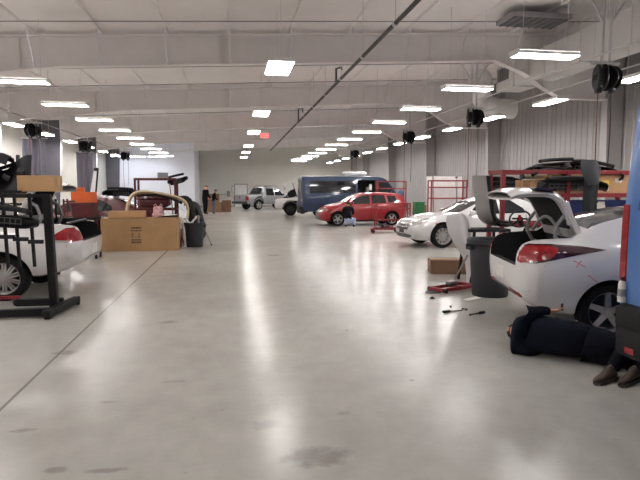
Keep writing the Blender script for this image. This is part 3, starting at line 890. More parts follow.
lp = [(1.0, 1.13), (0.93, 1.26), (0.86, 1.42), (0.80, 1.56), (0.76, 1.64), (0.68, 1.70), (0.56, 1.715), (0.42, 1.70), (0.34, 1.67)]
L2 = lid(c, 'boot_lid', lp, 0.66, 0.60, MT['white'], MT['navy2'], thick=0.07, label='white boot lid with a dark liner standing open')
for sy in (-1, 1):
    B().tube([(0.80 - c.off, sy * .54, 0.96), (0.66 - c.off, sy * .54, 1.04), (0.60 - c.off, sy * .54, 1.2), (0.66 - c.off, sy * .54, 1.38), (0.78 - c.off, sy * .54, 1.46)], 0.025, 10).out('hinge_arm', MT['greyplastic'], L2)
b = B().tube([(.24 - c.off, y, 1.11) for y in np.linspace(-.6, .6, 9)], .02, 8)
b.out('boot_seal', MT['black'], c.t)

# ---- pearl white sedan facing the aisle
W3 = 1.773
st = sedan(4.75, W3, 1.45, boot=1.06, belt=0.93, hood=0.97, cab0=0.85, cab1=3.30, nose=0.72)
IN = Car('pearl_white_sedan', 'pearl white sedan facing the aisle between red racks and an upright silver lid', 'car', st, [1.03, 3.88], MT['pearl'], (7.27, 15.2, 0), R(184), rwheel=0.335, rimstyle=10, wheel_w=0.22)
c = IN
sedan_glass(c, 0.85, 3.30, 0.93, 1.45, W3, MT['glass'])
c.corner('headlamp', [(-.52, .60), (-.34, .585), (0.02, .66), (.26, .80), (.22, .84), (-.10, .80), (-.40, .70)], MT['lampclear'], 'front', sub=3, offs=.008)
c.side('side_marker', [(3.98, .66), (4.16, .64), (4.12, .70), (3.99, .73)], MT['amber'], sub=2)
c.front('grille', [(-.38, .50), (.38, .50), (.44, .58), (.40, .66), (-.40, .66), (-.44, .58)], MT['grille'], sub=3)
c.front('grille_bar', [(-.40, .575), (.40, .575), (.40, .59), (-.40, .59)], MT['chrome'], sub=2, offs=.012)
c.front('lower_intake', [(-.40, .26), (.40, .26), (.46, .38), (-.46, .38)], MT['grille'], sub=3)
c.corner('fog_lamp', [(-.50, .30), (-.22, .30), (-.20, .36), (-.50, .40)], MT['grille'], 'front', sub=2)
c.front('number_plate', [(-.15, .40), (.15, .40), (.15, .50), (-.15, .50)], MT['darkgrey'], sub=1, offs=.02)
c.seam([(2.28, .26), (2.30, .55), (2.26, .92)]); c.seam([(3.36, .28), (3.40, .60), (3.30, .88)]); c.seam([(1.35, .30), (1.3, .7), (1.30, .92)])
c.handle(1.6, .83); c.handle(2.6, .81); c.mirror(3.02, .93, sides=(1, -1))
c.rear('tail_lamp', [(.48, .80), (.78, .80), (.78, .95), (.5, .93)], MT['lampred'], mirror=True, sub=2)

# ---- red hatchback, seen from its left side
Wr = 1.735; w = Wr / 2; H = 1.52
st = [
 (0.00, .42, w*.70, .62, w*.78, .92, w*.76, 1.0, w*.68, 1.06),
 (0.06, .36, w*.80, .62, w*.88, .96, w*.86, 1.20, w*.70, 1.25),
 (0.16, .30, w*.90, .60, w*.96, .99, w*.93, 1.36, w*.68, 1.41),
 (0.30, .24, w*.92, .58, w*.99, 1.0, w*.95, 1.43, w*.66, 1.47),
 (0.60, .20, w*.93, .56, w, 1.0, w*.95, 1.45, w*.66, 1.49),
 (1.40, .19, w*.93, .55, w, .98, w*.95, 1.48, w*.65, 1.52),
 (2.05, .19, w*.93, .55, w, .96, w*.95, 1.45, w*.65, 1.49),
 (2.55, .19, w*.93, .55, w, .945, w*.945, 1.28, w*.69, 1.32),
 (3.02, .19, w*.93, .55, w, .93, w*.935, 1.02, w*.78, 1.06),
 (3.15, .19, w*.93, .55, w, .92, w*.93, .98, w*.78, 1.03),
 (3.60, .20, w*.92, .54, w*.985, .84, w*.90, .88, w*.74, .93),
 (3.85, .23, w*.84, .52, w*.92, .74, w*.82, .77, w*.62, .82),
 (3.97, .26, w*.72, .48, w*.80, .64, w*.70, .67, w*.52, .70),
 (4.04, .30, w*.54, .44, w*.60, .56, w*.54, .58, w*.42, .61)]
RD = Car('red_hatchback', 'bright red hatchback parked side-on in front of the blue van', 'car', st, [0.72, 3.245], MT['red'], (5.95, 24.7, 0), R(181), rwheel=0.31, rimstyle=5, wheel_w=0.2)
c = RD
c.side('rear_door_window', [(0.98, 1.02), (1.66, 1.01), (1.66, 1.39), (1.05, 1.39)], MT['glass'])
c.side('front_door_window', [(1.76, 1.0), (2.80, .985), (2.45, 1.24), (2.05, 1.37), (1.76, 1.39)], MT['glass'])
c.side('quarter_window', [(0.42, 1.06), (0.88, 1.03), (0.94, 1.36), (0.55, 1.35)], MT['glass'])
c.front('windscreen', [(-.64, 1.08), (.64, 1.08), (.54, 1.44), (-.54, 1.44)], MT['glass'])
c.rear('rear_window', [(-.58, 1.08), (.58, 1.08), (.54, 1.40), (-.54, 1.40)], MT['glass'])
c.corner('headlamp', [(-.46, .66), (-.30, .60), (-.06, .66), (.02, .80), (-.10, .82), (-.36, .76)], MT['lampclear'], 'front', sub=3, offs=.008)
c.front('grille', [(-.36, .50), (.36, .50), (.40, .62), (-.40, .62)], MT['grille'], sub=2)
c.front('lower_intake', [(-.45, .28), (.45, .28), (.38, .44), (-.38, .44)], MT['grille'], sub=2)
c.corner('fog_lamp', [(-.40, .32), (-.18, .34), (-.20, .44), (-.40, .46)], MT['grille'], 'front', sub=2)
c.corner('tail_lamp', [(-.25, .86), (.02, .88), (.0, 1.06), (-.2, 1.04)], MT['lampred'], 'rear', sub=2)
c.rear('number_plate', [(-.16, .70), (.16, .70), (.16, .82), (-.16, .82)], MT['paper'], sub=1)
c.seam([(1.70, .26), (1.72, .55), (1.70, 1.0)], w=.018); c.seam([(2.88, .28), (2.92, .6), (2.86, .95)], w=.018); c.seam([(.98, .32), (.94, .7), (.96, 1.0)], w=.018)
c.side('sill_trim', [(1.15, .20), (2.85, .20), (2.85, .27), (1.15, .27)], MT['black'], sub=2)
c.handle(1.16, .90); c.handle(1.95, .88); c.mirror(2.62, .99)
c.side('door_highlight_moulding', [(1.05, .62), (2.85, .58), (2.85, .60), (1.05, .64)], MT['red'], sub=2)

# ---- blue vans
def van_st(k=1.0, W=1.99, H=2.45):
    w = W / 2
    st = [
     (0.00, .48, w*.86, .90, w*.92, 1.42, w*.90, H - .16, w*.80, H - .08),
     (0.05, .42, w*.93, .90, w*.97, 1.42, w*.955, H - .10, w*.84, H - .035),
     (0.20, .38, w*.95, .90, w, 1.42, w*.97, H - .07, w*.84, H),
     (1.5, .36, w*.95, .90, w, 1.42, w*.97, H - .06, w*.84, H + .015),
     (3.9, .36, w*.95, .90, w, 1.42, w*.97, H - .07, w*.84, H),
     (4.35, .36, w*.95, .90, w, 1.40, w*.97, H - .16, w*.80, H - .09),
     (4.75, .36, w*.95, .88, w, 1.36, w*.96, H - .52, w*.76, H - .45),
     (5.12, .36, w*.95, .85, w*.99, 1.28, w*.94, 1.42, w*.78, 1.50),
     (5.50, .36, w*.92, .80, w*.95, 1.12, w*.88, 1.20, w*.72, 1.27),
     (5.72, .38, w*.86, .74, w*.88, .98, w*.80, 1.02, w*.64, 1.08),
     (5.84, .40, w*.74, .70, w*.76, .88, w*.68, .92, w*.54, .96),
     (5.90, .44, w*.60, .66, w*.62, .80, w*.54, .83, w*.44, .86)]
    return [(r[0] if r[0] < .3 else r[0] + k,) + tuple(r[1:]) for r in st]
def van(name, label, loc, rz, paint, door_cut, k):
    cuts = []
    if door_cut: cuts = [([(2.72 + k, .62), (3.78 + k, .62), (3.78 + k, 2.20), (2.72 + k, 2.20)], -1.2, -0.1, MT['carpet'])]
    c = Car(name, label, 'van', van_st(k), [1.25, 4.85 + k], paint, loc, rz, rwheel=0.345, rimstyle=6, wheel_w=0.23, capbulge=0.02, cuts=cuts)
    c.side('window', [(0.42, 1.45), (2.60 + k, 1.45), (2.60 + k, 2.14), (0.46, 2.14)], MT['glass'], sides=(-1,))
    c.side('window', [(0.42, 1.45), (2.60 + k, 1.45), (2.60 + k, 2.14), (0.46, 2.14)], MT['glass'], sides=(1,))
    c.side('front_door_window', [(3.92 + k, 1.42), (4.95 + k, 1.36), (4.62 + k, 1.92), (4.38 + k, 2.12), (3.92 + k, 2.14)], MT['glass'])
    c.front('windscreen', [(-.74, 1.50), (.74, 1.50), (.72, 2.26), (-.72, 2.26)], MT['glass'], sub=3)
    c.rear('rear_window', [(.08, 1.46), (.72, 1.46), (.66, 2.12), (.08, 2.12)], MT['glass'], mirror=True)
    c.rear('door_split', [(-.008, .62), (.008, .62), (.008, 2.3), (-.008, 2.3)], MT['well'], offs=.003)
    c.corner('tail_lamp', [(-.125, .82), (-.07, .82), (-.07, 1.50), (-.125, 1.50)], MT['lampred'], 'rear', sub=3, offs=.012)
    if k: c.corner('reversing_lamp', [(-.16, .98), (-.04, .98), (-.04, 1.12), (-.16, 1.12)], MT['lampclear'], 'rear', sub=2, offs=.018)
    bump = B().box((-c.off + 0.06, 0, 0.58), (0.28, 1.76, 0.22), bev=0.06).box((-c.off + 0.05, 0, 0.38), (0.26, 1.72, 0.26), bev=0.06)
    for sy in (-1, 1): bump.box((-c.off + .16, sy * .88, .50), (.34, .14, .34), bev=.05)
    bp = bump.out('rear_bumper', MT['blackmatte'], c.t)
    for sy in (-1, 1): B().box((-c.off - .082, sy * .66, .33), (.012, .10, .05), bev=.004).out('bumper_reflector', MT['lampred'], bp)
    c.side('side_moulding', [(.35, .66), (.88, .66), (.88, .74), (.35, .74)], MT['darkgrey'], sub=2)
    c.side('side_moulding', [(1.65, .66), (4.4 + k, .66), (4.4 + k, .74), (1.65, .74)], MT['darkgrey'], sub=2)
    c.front('grille', [(-.5, .62), (.5, .62), (.46, .82), (-.46, .82)], MT['grille'], sub=2)
    c.corner('headlamp', [(-.50, .74), (-.16, .80), (-.12, 1.04), (-.40, .94)], MT['lampclear'], 'front', sub=2)
    c.mirror(4.72 + k, 1.42, MT['black'])
    return c
VF = van('blue_van', 'dark blue van with open side door parked behind the red hatchback', (7.22, 31.7, 0), R(1), MT['blue'], True, 0.55)
c = VF
c.side('window_frame', [(4.35, 1.40), (4.43, 1.40), (4.43, 2.2), (4.35, 2.2)], MT['black'], sides=(-1,))
B().box((3.9 - c.off, -.62, 1.50), (.08, .5, .62), bev=.03).box((3.85 - c.off, -.62, 1.08), (.5, .5, .14), bev=.04).out('seat', MT['greyplastic'], c.t)
B().box((4.05 - c.off, -.85, 1.78), (.16, .03, .34), bev=.01).out('sun_blind', MT['paper'], c.t)
VN = van('blue_van', 'bright blue van cut off by the right edge, red lamp and dark bumper showing', (6.17, 3.12, 0), R(0), MT['bluenear'], False, 0.0)

# ---- white off-roader, front only, bonnet up, beside the blue van
w = .93
st = [
 (0.00, .50, w*.78, .75, w*.84, 1.05, w*.82, 1.62, w*.68, 1.70),
 (0.12, .42, w*.92, .75, w*.97, 1.08, w*.95, 1.74, w*.72, 1.80),
 (0.5, .36, w*.94, .72, w, 1.08, w*.96, 1.80, w*.72, 1.86),
 (2.2, .34, w*.94, .72, w, 1.07, w*.96, 1.80, w*.72, 1.86),
 (2.7, .34, w*.94, .72, w, 1.06, w*.96, 1.68, w*.73, 1.73),
 (3.25, .34, w*.94, .72, w, 1.05, w*.955, 1.18, w*.80, 1.22),
 (3.9, .34, w*.94, .72, w, 1.02, w*.95, 1.10, w*.80, 1.14),
 (4.45, .42, w*.92, .74, w*.97, 1.00, w*.92, 1.06, w*.78, 1.10),
 (4.64, .46, w*.86, .74, w*.91, .97, w*.86, 1.02, w*.72, 1.05),
 (4.72, .50, w*.76, .72, w*.81, .93, w*.76, .97, w*.64, .99)]
SV = Car('white_off_roader', 'white off-roader nosing out from behind the blue van with its bonnet up', 'car', st, [0.95, 3.75], MT['white'], (5.15, 34.9, 0), R(176), rwheel=0.38, rimstyle=5, wheel_w=0.24, wellr=.12, rimmat='darkgrey')
c = SV
c.front('windscreen', [(-.66, 1.24), (.66, 1.24), (.60, 1.68), (-.60, 1.68)], MT['glass'])
c.side('window', [(.5, 1.12), (2.05, 1.12), (2.05, 1.70), (.6, 1.70)], MT['glass'])
c.side('front_door_window', [(2.15, 1.12), (3.05, 1.12), (2.65, 1.58), (2.15, 1.68)], MT['glass'])
c.corner('headlamp', [(-.46, .78), (-.14, .78), (-.08, .94), (-.42, .94)], MT['lampclear'], 'front', sub=2)
c.front('grille', [(-.40, .62), (.40, .62), (.44, .84), (-.44, .84)], MT['grille'], sub=2)
c.corner('fog_lamp', [(-.52, .52), (-.26, .52), (-.24, .62), (-.5, .64)], MT['grille'], 'front', sub=2)
c.side('wing_vent', [(3.32, .82), (3.62, .84), (3.60, .94), (3.32, .94)], MT['black'], sub=1)
c.side('wheel_arch_trim', [(3.22, .40), (3.30, .40), (3.36, .68), (3.62, .86), (3.88, .86), (4.14, .68), (4.2, .44), (4.28, .46), (4.2, .74), (3.92, .95), (3.58, .95), (3.28, .74)], MT['black'], sub=2)
c.mirror(3.0, 1.08)
bn = B().grid([[(3.28 - c.off + 0.30 * t_, y, 1.16 + 0.92 * t_) for y in np.linspace(-.74, .74, 9)] for t_ in np.linspace(0, 1, 6)], 0.06).out('bonnet', MT['white'], c.t)
B().grid([[(3.34 - c.off + 0.18 * t_, y, 1.2 + 0.82 * t_) for y in np.linspace(-.66, .66, 5)] for t_ in np.linspace(0, 1, 4)], 0.03).out('bonnet_liner', MT['black'], bn)
B().bar((3.9 - c.off, .62, 1.05), (3.42 - c.off, .62, 1.82), .02).out('bonnet_prop', MT['black'], bn)
b = B().box((3.86 - c.off, 0, 1.13), (.6, .9, .1), bev=.04).box((3.7 - c.off, .3, 1.22), (.25, .3, .16), bev=.04).tube([(3.6 - c.off, -.4, 1.2), (3.8 - c.off, -.1, 1.28), (4.0 - c.off, .3, 1.22)], .04)
b.box((3.55 - c.off, .35, 1.42), (.42, .40, .46), M.Rotation(.4, 3, 'Y'), bev=.08).box((3.72 - c.off, -.2, 1.34), (.36, .5, .32), M.Rotation(-.3, 3, 'Y'), bev=.08)
b.out('engine', MT['blackmatte'], c.t)

# ---- grey pickup by the far wall
w = .98
st = [
 (0.00, .55, w*.84, .80, w*.88, 1.06, w*.88, 1.16, w*.86, 1.18),
 (0.05, .50, w*.93, .80, w*.97, 1.08, w*.96, 1.20, w*.93, 1.215),
 (0.3, .46, w*.94, .80, w, 1.10, w*.97, 1.215, w*.93, 1.23),
 (1.55, .44, w*.94, .78, w, 1.12, w*.97, 1.235, w*.93, 1.25),
 (1.70, .44, w*.94, .78, w, 1.12, w*.97, 1.55, w*.80, 1.60),
 (1.95, .44, w*.94, .78, w, 1.12, w*.97, 1.84, w*.75, 1.90),
 (2.9, .44, w*.94, .78, w, 1.11, w*.97, 1.87, w*.74, 1.93),
 (3.5, .44, w*.94, .78, w, 1.10, w*.97, 1.78, w*.75, 1.83),
 (4.15, .44, w*.94, .78, w, 1.10, w*.965, 1.24, w*.82, 1.28),
 (4.9, .44, w*.94, .76, w*.99, 1.08, w*.95, 1.16, w*.80, 1.20),
 (5.4, .46, w*.90, .74, w*.95, 1.02, w*.88, 1.06, w*.72, 1.10),
 (5.55, .50, w*.78, .70, w*.82, .94, w*.76, .97, w*.6, 1.0),
 (5.62, .54, w*.66, .68, w*.70, .88, w*.64, .90, w*.52, .92)]
PK = Car('silver_pickup', 'silver pickup with a grey tailgate parked before the far wall', 'pickup', st, [1.22, 4.52], MT['silver'], (3.02, 46.6, 0), R(35), rwheel=0.39, rimstyle=5, wheel_w=0.25, wellr=.08)
c = PK
c.side('rear_door_window', [(2.02, 1.18), (2.85, 1.17), (2.85, 1.76), (2.08, 1.76)], MT['glass'])
c.side('front_door_window', [(2.97, 1.17), (3.88, 1.16), (3.55, 1.62), (2.97, 1.76)], MT['glass'])
c.side('bed_cover_window', [(1.0, 1.26), (1.7, 1.26), (1.75, 1.5)], MT['glass'])
c.rear('tailgate', [(-.74, .74), (.74, .74), (.74, 1.15), (-.74, 1.15)], MT['greyplastic'], sub=2)
c.rear('tailgate_handle', [(-.09, .98), (.09, .98), (.09, 1.07), (-.09, 1.07)], MT['black'], sub=1, offs=.014)
c.rear('tail_lamp', [(.76, .76), (.90, .78), (.90, 1.12), (.76, 1.12)], MT['lampred'], mirror=True, sub=2)
c.side('tail_lamp', [(0.02, .78), (.16, .78), (.16, 1.12), (.02, 1.12)], MT['lampred'], sub=2)
B().box((-c.off - .08, 0, .60), (.24, 1.8, .2), bev=.04).out('rear_bumper', MT['darkgrey'], c.t)
c.side('wheel_arch_trim', [(.68, .5), (.76, .5), (.86, .80), (1.08, .94), (1.36, .94), (1.58, .80), (1.68, .5), (1.76, .5), (1.66, .86), (1.4, 1.03), (1.04, 1.03), (.78, .86)], MT['darkgrey'], sub=2)
c.side('wheel_arch_trim', [(3.98, .5), (4.06, .5), (4.16, .80), (4.38, .94), (4.66, .94), (4.88, .80), (4.98, .5), (5.06, .5), (4.96, .86), (4.7, 1.03), (4.34, 1.03), (4.08, .86)], MT['darkgrey'], sub=2)
c.rear('rear_window', [(-.66, 1.3), (.66, 1.3), (.60, 1.8), (-.60, 1.8)], MT['glass'])
for sy in (-1, 1): B().tube([(2.0 - c.off, sy * .72, 1.92), (2.3 - c.off, sy * .72, 1.98), (3.2 - c.off, sy * .72, 1.97), (3.4 - c.off, sy * .72, 1.90)], .02, 6).out('roof_rail', MT['black'], c.t)
c.mirror(3.75, 1.2, MT['black'])

# ---- dark red sedan behind the big carton, bonnet raised
st = sedan(4.6, 1.78, 1.44, boot=1.06, belt=0.95, hood=0.97, cab0=0.9, cab1=3.3)
MR = Car('dark_red_sedan', 'dark red sedan behind the big carton, parts piled on it and bonnet raised', 'car', st, [1.0, 3.7], MT['maroon'], (-4.6, 18.6, 0), R(178), rwheel=0.32, rimstyle=5)
c = MR
sedan_glass(c, 0.9, 3.3, 0.95, 1.44, 1.78, MT['glass'])
c.corner('tail_lamp', [(-.4, .78), (-.05, .78), (.05, .95), (-.35, .97)], MT['lampred'], 'rear', sub=2)
c.handle(1.6, .84); c.handle(2.6, .82); c.mirror(3.0, .94)
bn = B().grid([[(3.40 - c.off + .36 * t_, y, 1.02 + 0.98 * t_) for y in np.linspace(-.66 + .1 * t_, .66 - .1 * t_, 9)] for t_ in np.linspace(0, 1, 6)], 0.04).out('bonnet', MT['pearl'], c.t); bn['label'] = 'pale bonnet raised upright'
B().tube([(3.46 - c.off, -.68, 1.0), (3.86 - c.off, -.60, 2.0)], .022, 6).tube([(3.46 - c.off, .68, 1.0), (3.86 - c.off, .60, 2.0)], .022, 6).out('bonnet_edge', MT['black'], bn)
# ------------------------------------------------------------------ racks, parts, boxes
def rack(label, loc, rz, w, d, h, levels, m='redsteel', post=.055, mids=(), name='parts_rack', feet=True, toprail=True):
    t = thing(name, label, 'rack', loc, rz)
    xs = [-w / 2] + list(mids) + [w / 2]
    for x in xs:
        for y in (-d / 2, d / 2):
            B().box((x, y, h / 2), (post, post, h), bev=.006).out('post', MT[m], t, smooth=0)
    for z in levels:
        b = B()
        for y in (-d / 2, d / 2): b.box((0, y, z), (w, post * .8, post), bev=.004)
        for x in xs: b.box((x, 0, z), (post * .8, d, post * .9), bev=.004)
        o = b.out('shelf_frame', MT[m], t, smooth=0)
        b = B()
        for k in range(max(2, int(w / .28))):
            x = -w / 2 + (k + .5) * w / max(2, int(w / .28))
            b.box((x, 0, z + .012), (.06, d - .03, .02))
        b.out('shelf_slats', MT['darkred'] if 'red' in m else MT[m], o, smooth=0)
    if toprail:
        b = B()
        for y in (-d / 2, d / 2): b.box((0, y, h - post / 2), (w, post * .8, post), bev=.004)
        for x in (xs[0], xs[-1]): b.box((x, 0, h - post / 2), (post * .8, d, post), bev=.004)
        b.out('top_rail', MT[m], t, smooth=0)
    return t

def carton(label, loc, rz, size, m='card', name='cardboard_box', tape=True, open_=False, group=None, rx=0):
    w, d, h = size
    t = thing(name, label, 'box', loc, rz, group)
    if rx: t.rotation_euler = (rx, 0, rz)
    B().box((0, 0, h / 2), (w, d, h), bev=.006).out('box_body', MT[m], t, smooth=0)
    if tape:
        b = B()
        for s in (-1, 1): b.box((0, s * (d / 4 + .002), h + .004), (w - .01, d / 2 - .006, .008))
        b.out('lid_flap', MT[m], t, smooth=0)
        b = B().box((0, 0, h + .0095), (w * .98, .05, .003)).box((w / 2 + .0015, 0, h - .06), (.003, .05, .12)).box((-w / 2 - .0015, 0, h - .06), (.003, .05, .12))
        b.out('tape', MT['cardedge'], t, smooth=0)
    return t

def bumper(label, W, D, loc, rot, m='black', prof=None, name='bumper_cover', thick=.012, p=.55, group=None, holes=False, cat='bumper'):
    """a car bumper skin: a U in plan with a shaped section"""
    prof = prof or [(-.10, .0), (-.03, .03), (.0, .12), (-.02, .24), (.02, .30), (.0, .40), (-.08, .46), (-.18, .48)]
    t = thing(name, label, cat, loc, 0, group)
    t.rotation_euler = rot
    rows = []
    zc = .24
    for a in np.linspace(0, math.pi, 33):
        c_, s_ = math.cos(a), math.sin(a)
        x = -W / 2 * math.copysign(abs(c_) ** p, c_); y = D * abs(s_) ** p
        n = V((-c_ * .9, s_ * .9 + .2, 0)).normalized()
        taper = 1 - .25 * abs(c_) ** 3
        rows.append([(x + n.x * o_, y + n.y * o_ - D, zc + (z - zc) * taper) for o_, z in prof])
    B().grid(rows, thick).out('bumper_skin', MT[m], t)
    # energy bar and grille mesh behind the skin
    b = B().tube([(x, -.10 - .10 * (2 * x / W) ** 2 * 2, .26) for x in np.linspace(-W * .36, W * .36, 9)], .035, 8)
    b.out('crash_bar', MT['blackmatte'], t)
    b = B()
    for x in np.linspace(-W * .22, W * .22, 7): b.box((x, -.035, .08), (.012, .012, .10))
    b.box((0, -.035, .05), (W * .46, .015, .012)).box((0, -.035, .12), (W * .46, .015, .012))
    b.out('lower_grille', MT['grille'], t, smooth=0)
    return t

# --- big carton on the left with printed marks
t = carton('big brown carton with black print lying on the floor beside the grey bin', (-2.42, 15.32, 0), R(-1), (1.98, .86, .86), 'card', tape=True)
b = B()
pr = random.Random(3)
for r_, (z, h_) in enumerate(((.62, .05), (.545, .03), (.30, .035), (.235, .05))):
    x = -.20
    while x < .06:
        w_ = pr.uniform(.018, .045)
        b.box((x + w_ / 2, -.4325, z), (w_, .003, h_)); x += w_ + .012
for x0 in (-.17, .0):
    b.box((x0, -.4325, .42), (.014, .003, .10)).box((x0 - .02, -.4325, .45), (.03, .003, .012), M.Rotation(R(-45), 3, 'Y')).box((x0 + .02, -.4325, .45), (.03, .003, .012), M.Rotation(R(45), 3, 'Y')).box((x0, -.4325, .375), (.09, .003, .012))
b.out('printed_marks', MT['ink'], t, smooth=0)
carton('small flat tan carton lying on top of the big brown carton', (-2.76, 15.20, .882), R(1), (.92, .34, .17), 'card2')
# things on and behind the carton
t = thing('plastic_bag', 'crumpled pink plastic bag on the big carton', 'bag', (-1.98, 15.35, .882))
b = B(); rr_ = random.Random(5)
rows = []
for i in range(9):
    z = i / 8 * .30
    rad = .15 * (1 - .35 * i / 8) * (1 if i else .8)
    rows.append([(math.cos(2 * math.pi * k / 18) * rad * rr_.uniform(.8, 1.25), math.sin(2 * math.pi * k / 18) * rad * rr_.uniform(.8, 1.2), z + rr_.uniform(-.015, .015) * (i > 0)) for k in range(18)])
b.grid(rows, 0, closed=True).out('bag_body', MT['pink'], t, smooth=20)
b = B()
for s in (-1, 1): b.tube([(s * .03, 0, .28), (s * .07, .01, .36), (s * .12, 0, .31)], .012, 6)
b.out('bag_handle', MT['pink'], t)
t = thing('trim_strip', 'black trim strip with a white upper face lying across the carton corner', 'car part', (-1.66, 15.22, .885), R(8))
B().prism([(-.22, 0), (.22, 0), (.24, .03), (.20, .055), (-.22, .03)], 'y', -.05, .05).out('strip_body', MT['black'], t, smooth=0)
B().prism([(-.21, .034), (.20, .060), (.20, .070), (-.21, .044)], 'y', -.04, .04).out('strip_face', MT['paper'], t, smooth=0)

tl = rack('tall dark red rack standing behind the big carton, cream bumper hung over it', (-2.2, 16.85, 0), R(0), 1.14, .62, 1.97, [.35, 1.05], 'darkred', post=.06)
bumper('cream primer bumper cover arched over the dark red rack', 1.74, .66, (-2.0, 16.30, 1.50), (R(80), R(10), R(3)), 'cream', prof=[(-.07, .10), (-.02, .12), (0, .20), (0, .30), (-.05, .36)])
bumper('black bumper cover standing on end behind the left grey bin', 1.45, .42, (-1.25, 17.3, .76), (R(90), R(82), R(30)), 'black')
bumper('black bumper cover leaning at the rack side, further back by the left grey bin', 1.3, .38, (-1.15, 18.4, .68), (R(90), R(75), R(40)), 'darkgrey')
bumper('black bumper cover lying on top of the dark red rack', 0.62, .25, (-1.62, 17.0, 1.80), (0, R(-14), R(20)), 'black', prof=[(-.04, 0), (0, .05), (0, .12), (-.04, .16)])
bumper('dark red bumper cover standing inside the dark red rack', 1.0, .35, (-2.3, 16.7, 1.07), (0, 0, R(180)), 'maroon')
carton('small grey box sitting on the top rail of the dark red rack', (-2.02, 16.9, 1.975), R(8), (.30, .62, .16), 'greyplastic', name='parts_box', tape=False)
t = thing('wooden_strip', 'brown wooden strip leaning in front of the dark red rack', 'wood', (-1.62, 16.4, 0))
B().bar((.0, 0, 0.02), (-.16, .13, 1.75), .05, .025).out('strip', MT['cardd'], t, smooth=0)
B().bar((-.16, .12, 1.70), (-.165, .135, 1.80), .055, .03).out('end_wrap', MT['card2'], t, smooth=0)
t = thing('scrap_bundle', 'bundle of red and white scrap strips between the carton and the grey bin', 'scrap', (-1.40, 15.62, 0))
for i in range(14):
    a = rr_.uniform(-.10, .12); hgt = rr_.uniform(.5, 1.0)
    B().bar((a, rr_.uniform(-.1, .1), 0.01), (a + rr_.uniform(-.1, .08), rr_.uniform(-.1, .15), hgt), rr_.uniform(.02, .06), .012).out('strip', MT[('redsteel', 'paper', 'cardd', 'darkred', 'pink', 'black')[i % 6]], t, smooth=0)

# --- grey bins
def bin_(label, loc, r, h, contents):
    t = thing('trash_can', label, 'trash can', loc)
    B().lathe([(0, .012), (r * .76, .012), (r * .78, 0), (r * .80, .01), (r * .96, h * .90), (r * .97, h * .93), (r * 1.05, h * .94), (r * 1.06, h), (r * 1.02, h), (r * .95, h * .985), (r * .92, h * .9), (r * .76, .05), (0, .04)], None, 36).out('bin_body', MT['can'], t, smooth=50)
    b = B().lathe([(r * 1.0, h * .90), (r * 1.09, h * .92), (r * 1.09, h * .985), (r * 1.05, h), (r * 1.0, h)], None, 36)
    b.out('rim', MT['can'], t)
    for s in (-1, 1):
        B().box((s * r * 1.06, 0, h * .83), (.05, .16, .035), bev=.012).box((s * r * 1.02, .07, h * .86), (.07, .025, .09), bev=.008).box((s * r * 1.02, -.07, h * .86), (.07, .025, .09), bev=.008).out('handle', MT['can'], t)
    return t
t = bin_('grey round trash can full of scrap at the end of the big carton', (-1.05, 15.82, 0), .29, .70, 0)
for i, (m, p) in enumerate((('pearl', (-.08, -.02)), ('black', (.06, .08)), ('tool', (.12, -.05)), ('darkgrey', (-.02, .1)), ('paper', (-.14, .06)))):
    q = thing('scrap_piece', ('white', 'black', 'steel', 'dark grey', 'pale')[i] + ' scrap piece sticking out of the left grey bin', 'scrap', (-1.05 + p[0], 15.82 + p[1], .40))
    B().tube([(0, 0, 0), (.03 * (i - 2), .02, .28), (.09 * (i - 2), .03, .40 + .03 * (i % 3))], [.035, .04, .03], 6).out('scrap_rod', MT[m], q)
    B().box((.09 * (i - 2), .03, .40 + .03 * (i % 3)), (.10, .03, .06), M.Rotation(.5 * i, 3, 'Y'), bev=.008).out('bracket', MT[m], q, smooth=0)
t = thing('metal_rod', 'thin steel rod lying out behind the left grey bin', 'rod', (-.72, 16.05, 0))
B().tube([(-.06, .1, .48), (.13, -.05, .03), (.145, -.06, .02)], .014, 6).out('rod', MT['tool'], t)
B().lathe([(0, 0), (.025, 0), (.025, .03), (0, .03)], frame((.135, -.055, .015), (0, 0, 1)), 10).out('rod_tip', MT['black'], t)
t = bin_('tall grey trash can behind the open white car boot, white bumper end beside it', (3.93, 7.72, 0), .335, .88, 1)
b = B().prism([(-.05, .60), (.0, .72), (.02, .72), (.0, .66), (.05, .68), (.05, .66), (-.01, .63)], 'y', -.326, -.322)
b.out('moulded_mark', MT['greyplastic'], t, smooth=0)

# --- white bumper end, carton and red jack behind the right bin
t = thing('bumper_cover', 'white bumper cover with black clips on its end, propped behind the tall grey bin', 'bumper', (3.88, 8.68, 0))
rows = []
for z, xa, xb in ((1.22, -.20, .08), (1.19, -.27, .15), (1.10, -.29, .22), (.92, -.24, .27), (.74, -.14, .31), (.56, -.01, .31), (.40, .10, .29), (.2, .14, .28), (0.005, .16, .27)):
    rows.append([(xa + (xb - xa) * u, -.14 * math.sin(math.pi * min(1, u * 1.1)) + .22 * u * u + .10 * (1.2 - z), z) for u in np.linspace(0, 1, 10)])
B().grid(rows, .014).out('bumper_skin', MT['white'], t)
B().grid([[(x, y + .05, z) for x, y, z in r[2:8]] for r in rows[1:6]], .02).out('foam_core', MT['blackmatte'], t)
b = B()
for (x, y, z) in ((-.10, -.02, 1.05), (-.06, -.03, .98), (.02, .0, .80), (.10, .02, .72)): b.box((x, y, z), (.05, .05, .07), M.Rotation(.4, 3, 'Y'), bev=.012)
b.out('clip', MT['black'], t)
carton('long low brown carton on the floor behind the tall grey bin', (4.33, 9.98, 0), R(-12), (1.0, .42, .26), 'cardd')
t = thing('red_hoist_frame', 'flat red steel frame with a pull rod lying on the floor before the low carton', 'tool', (3.52, 8.22, 0), R(26))
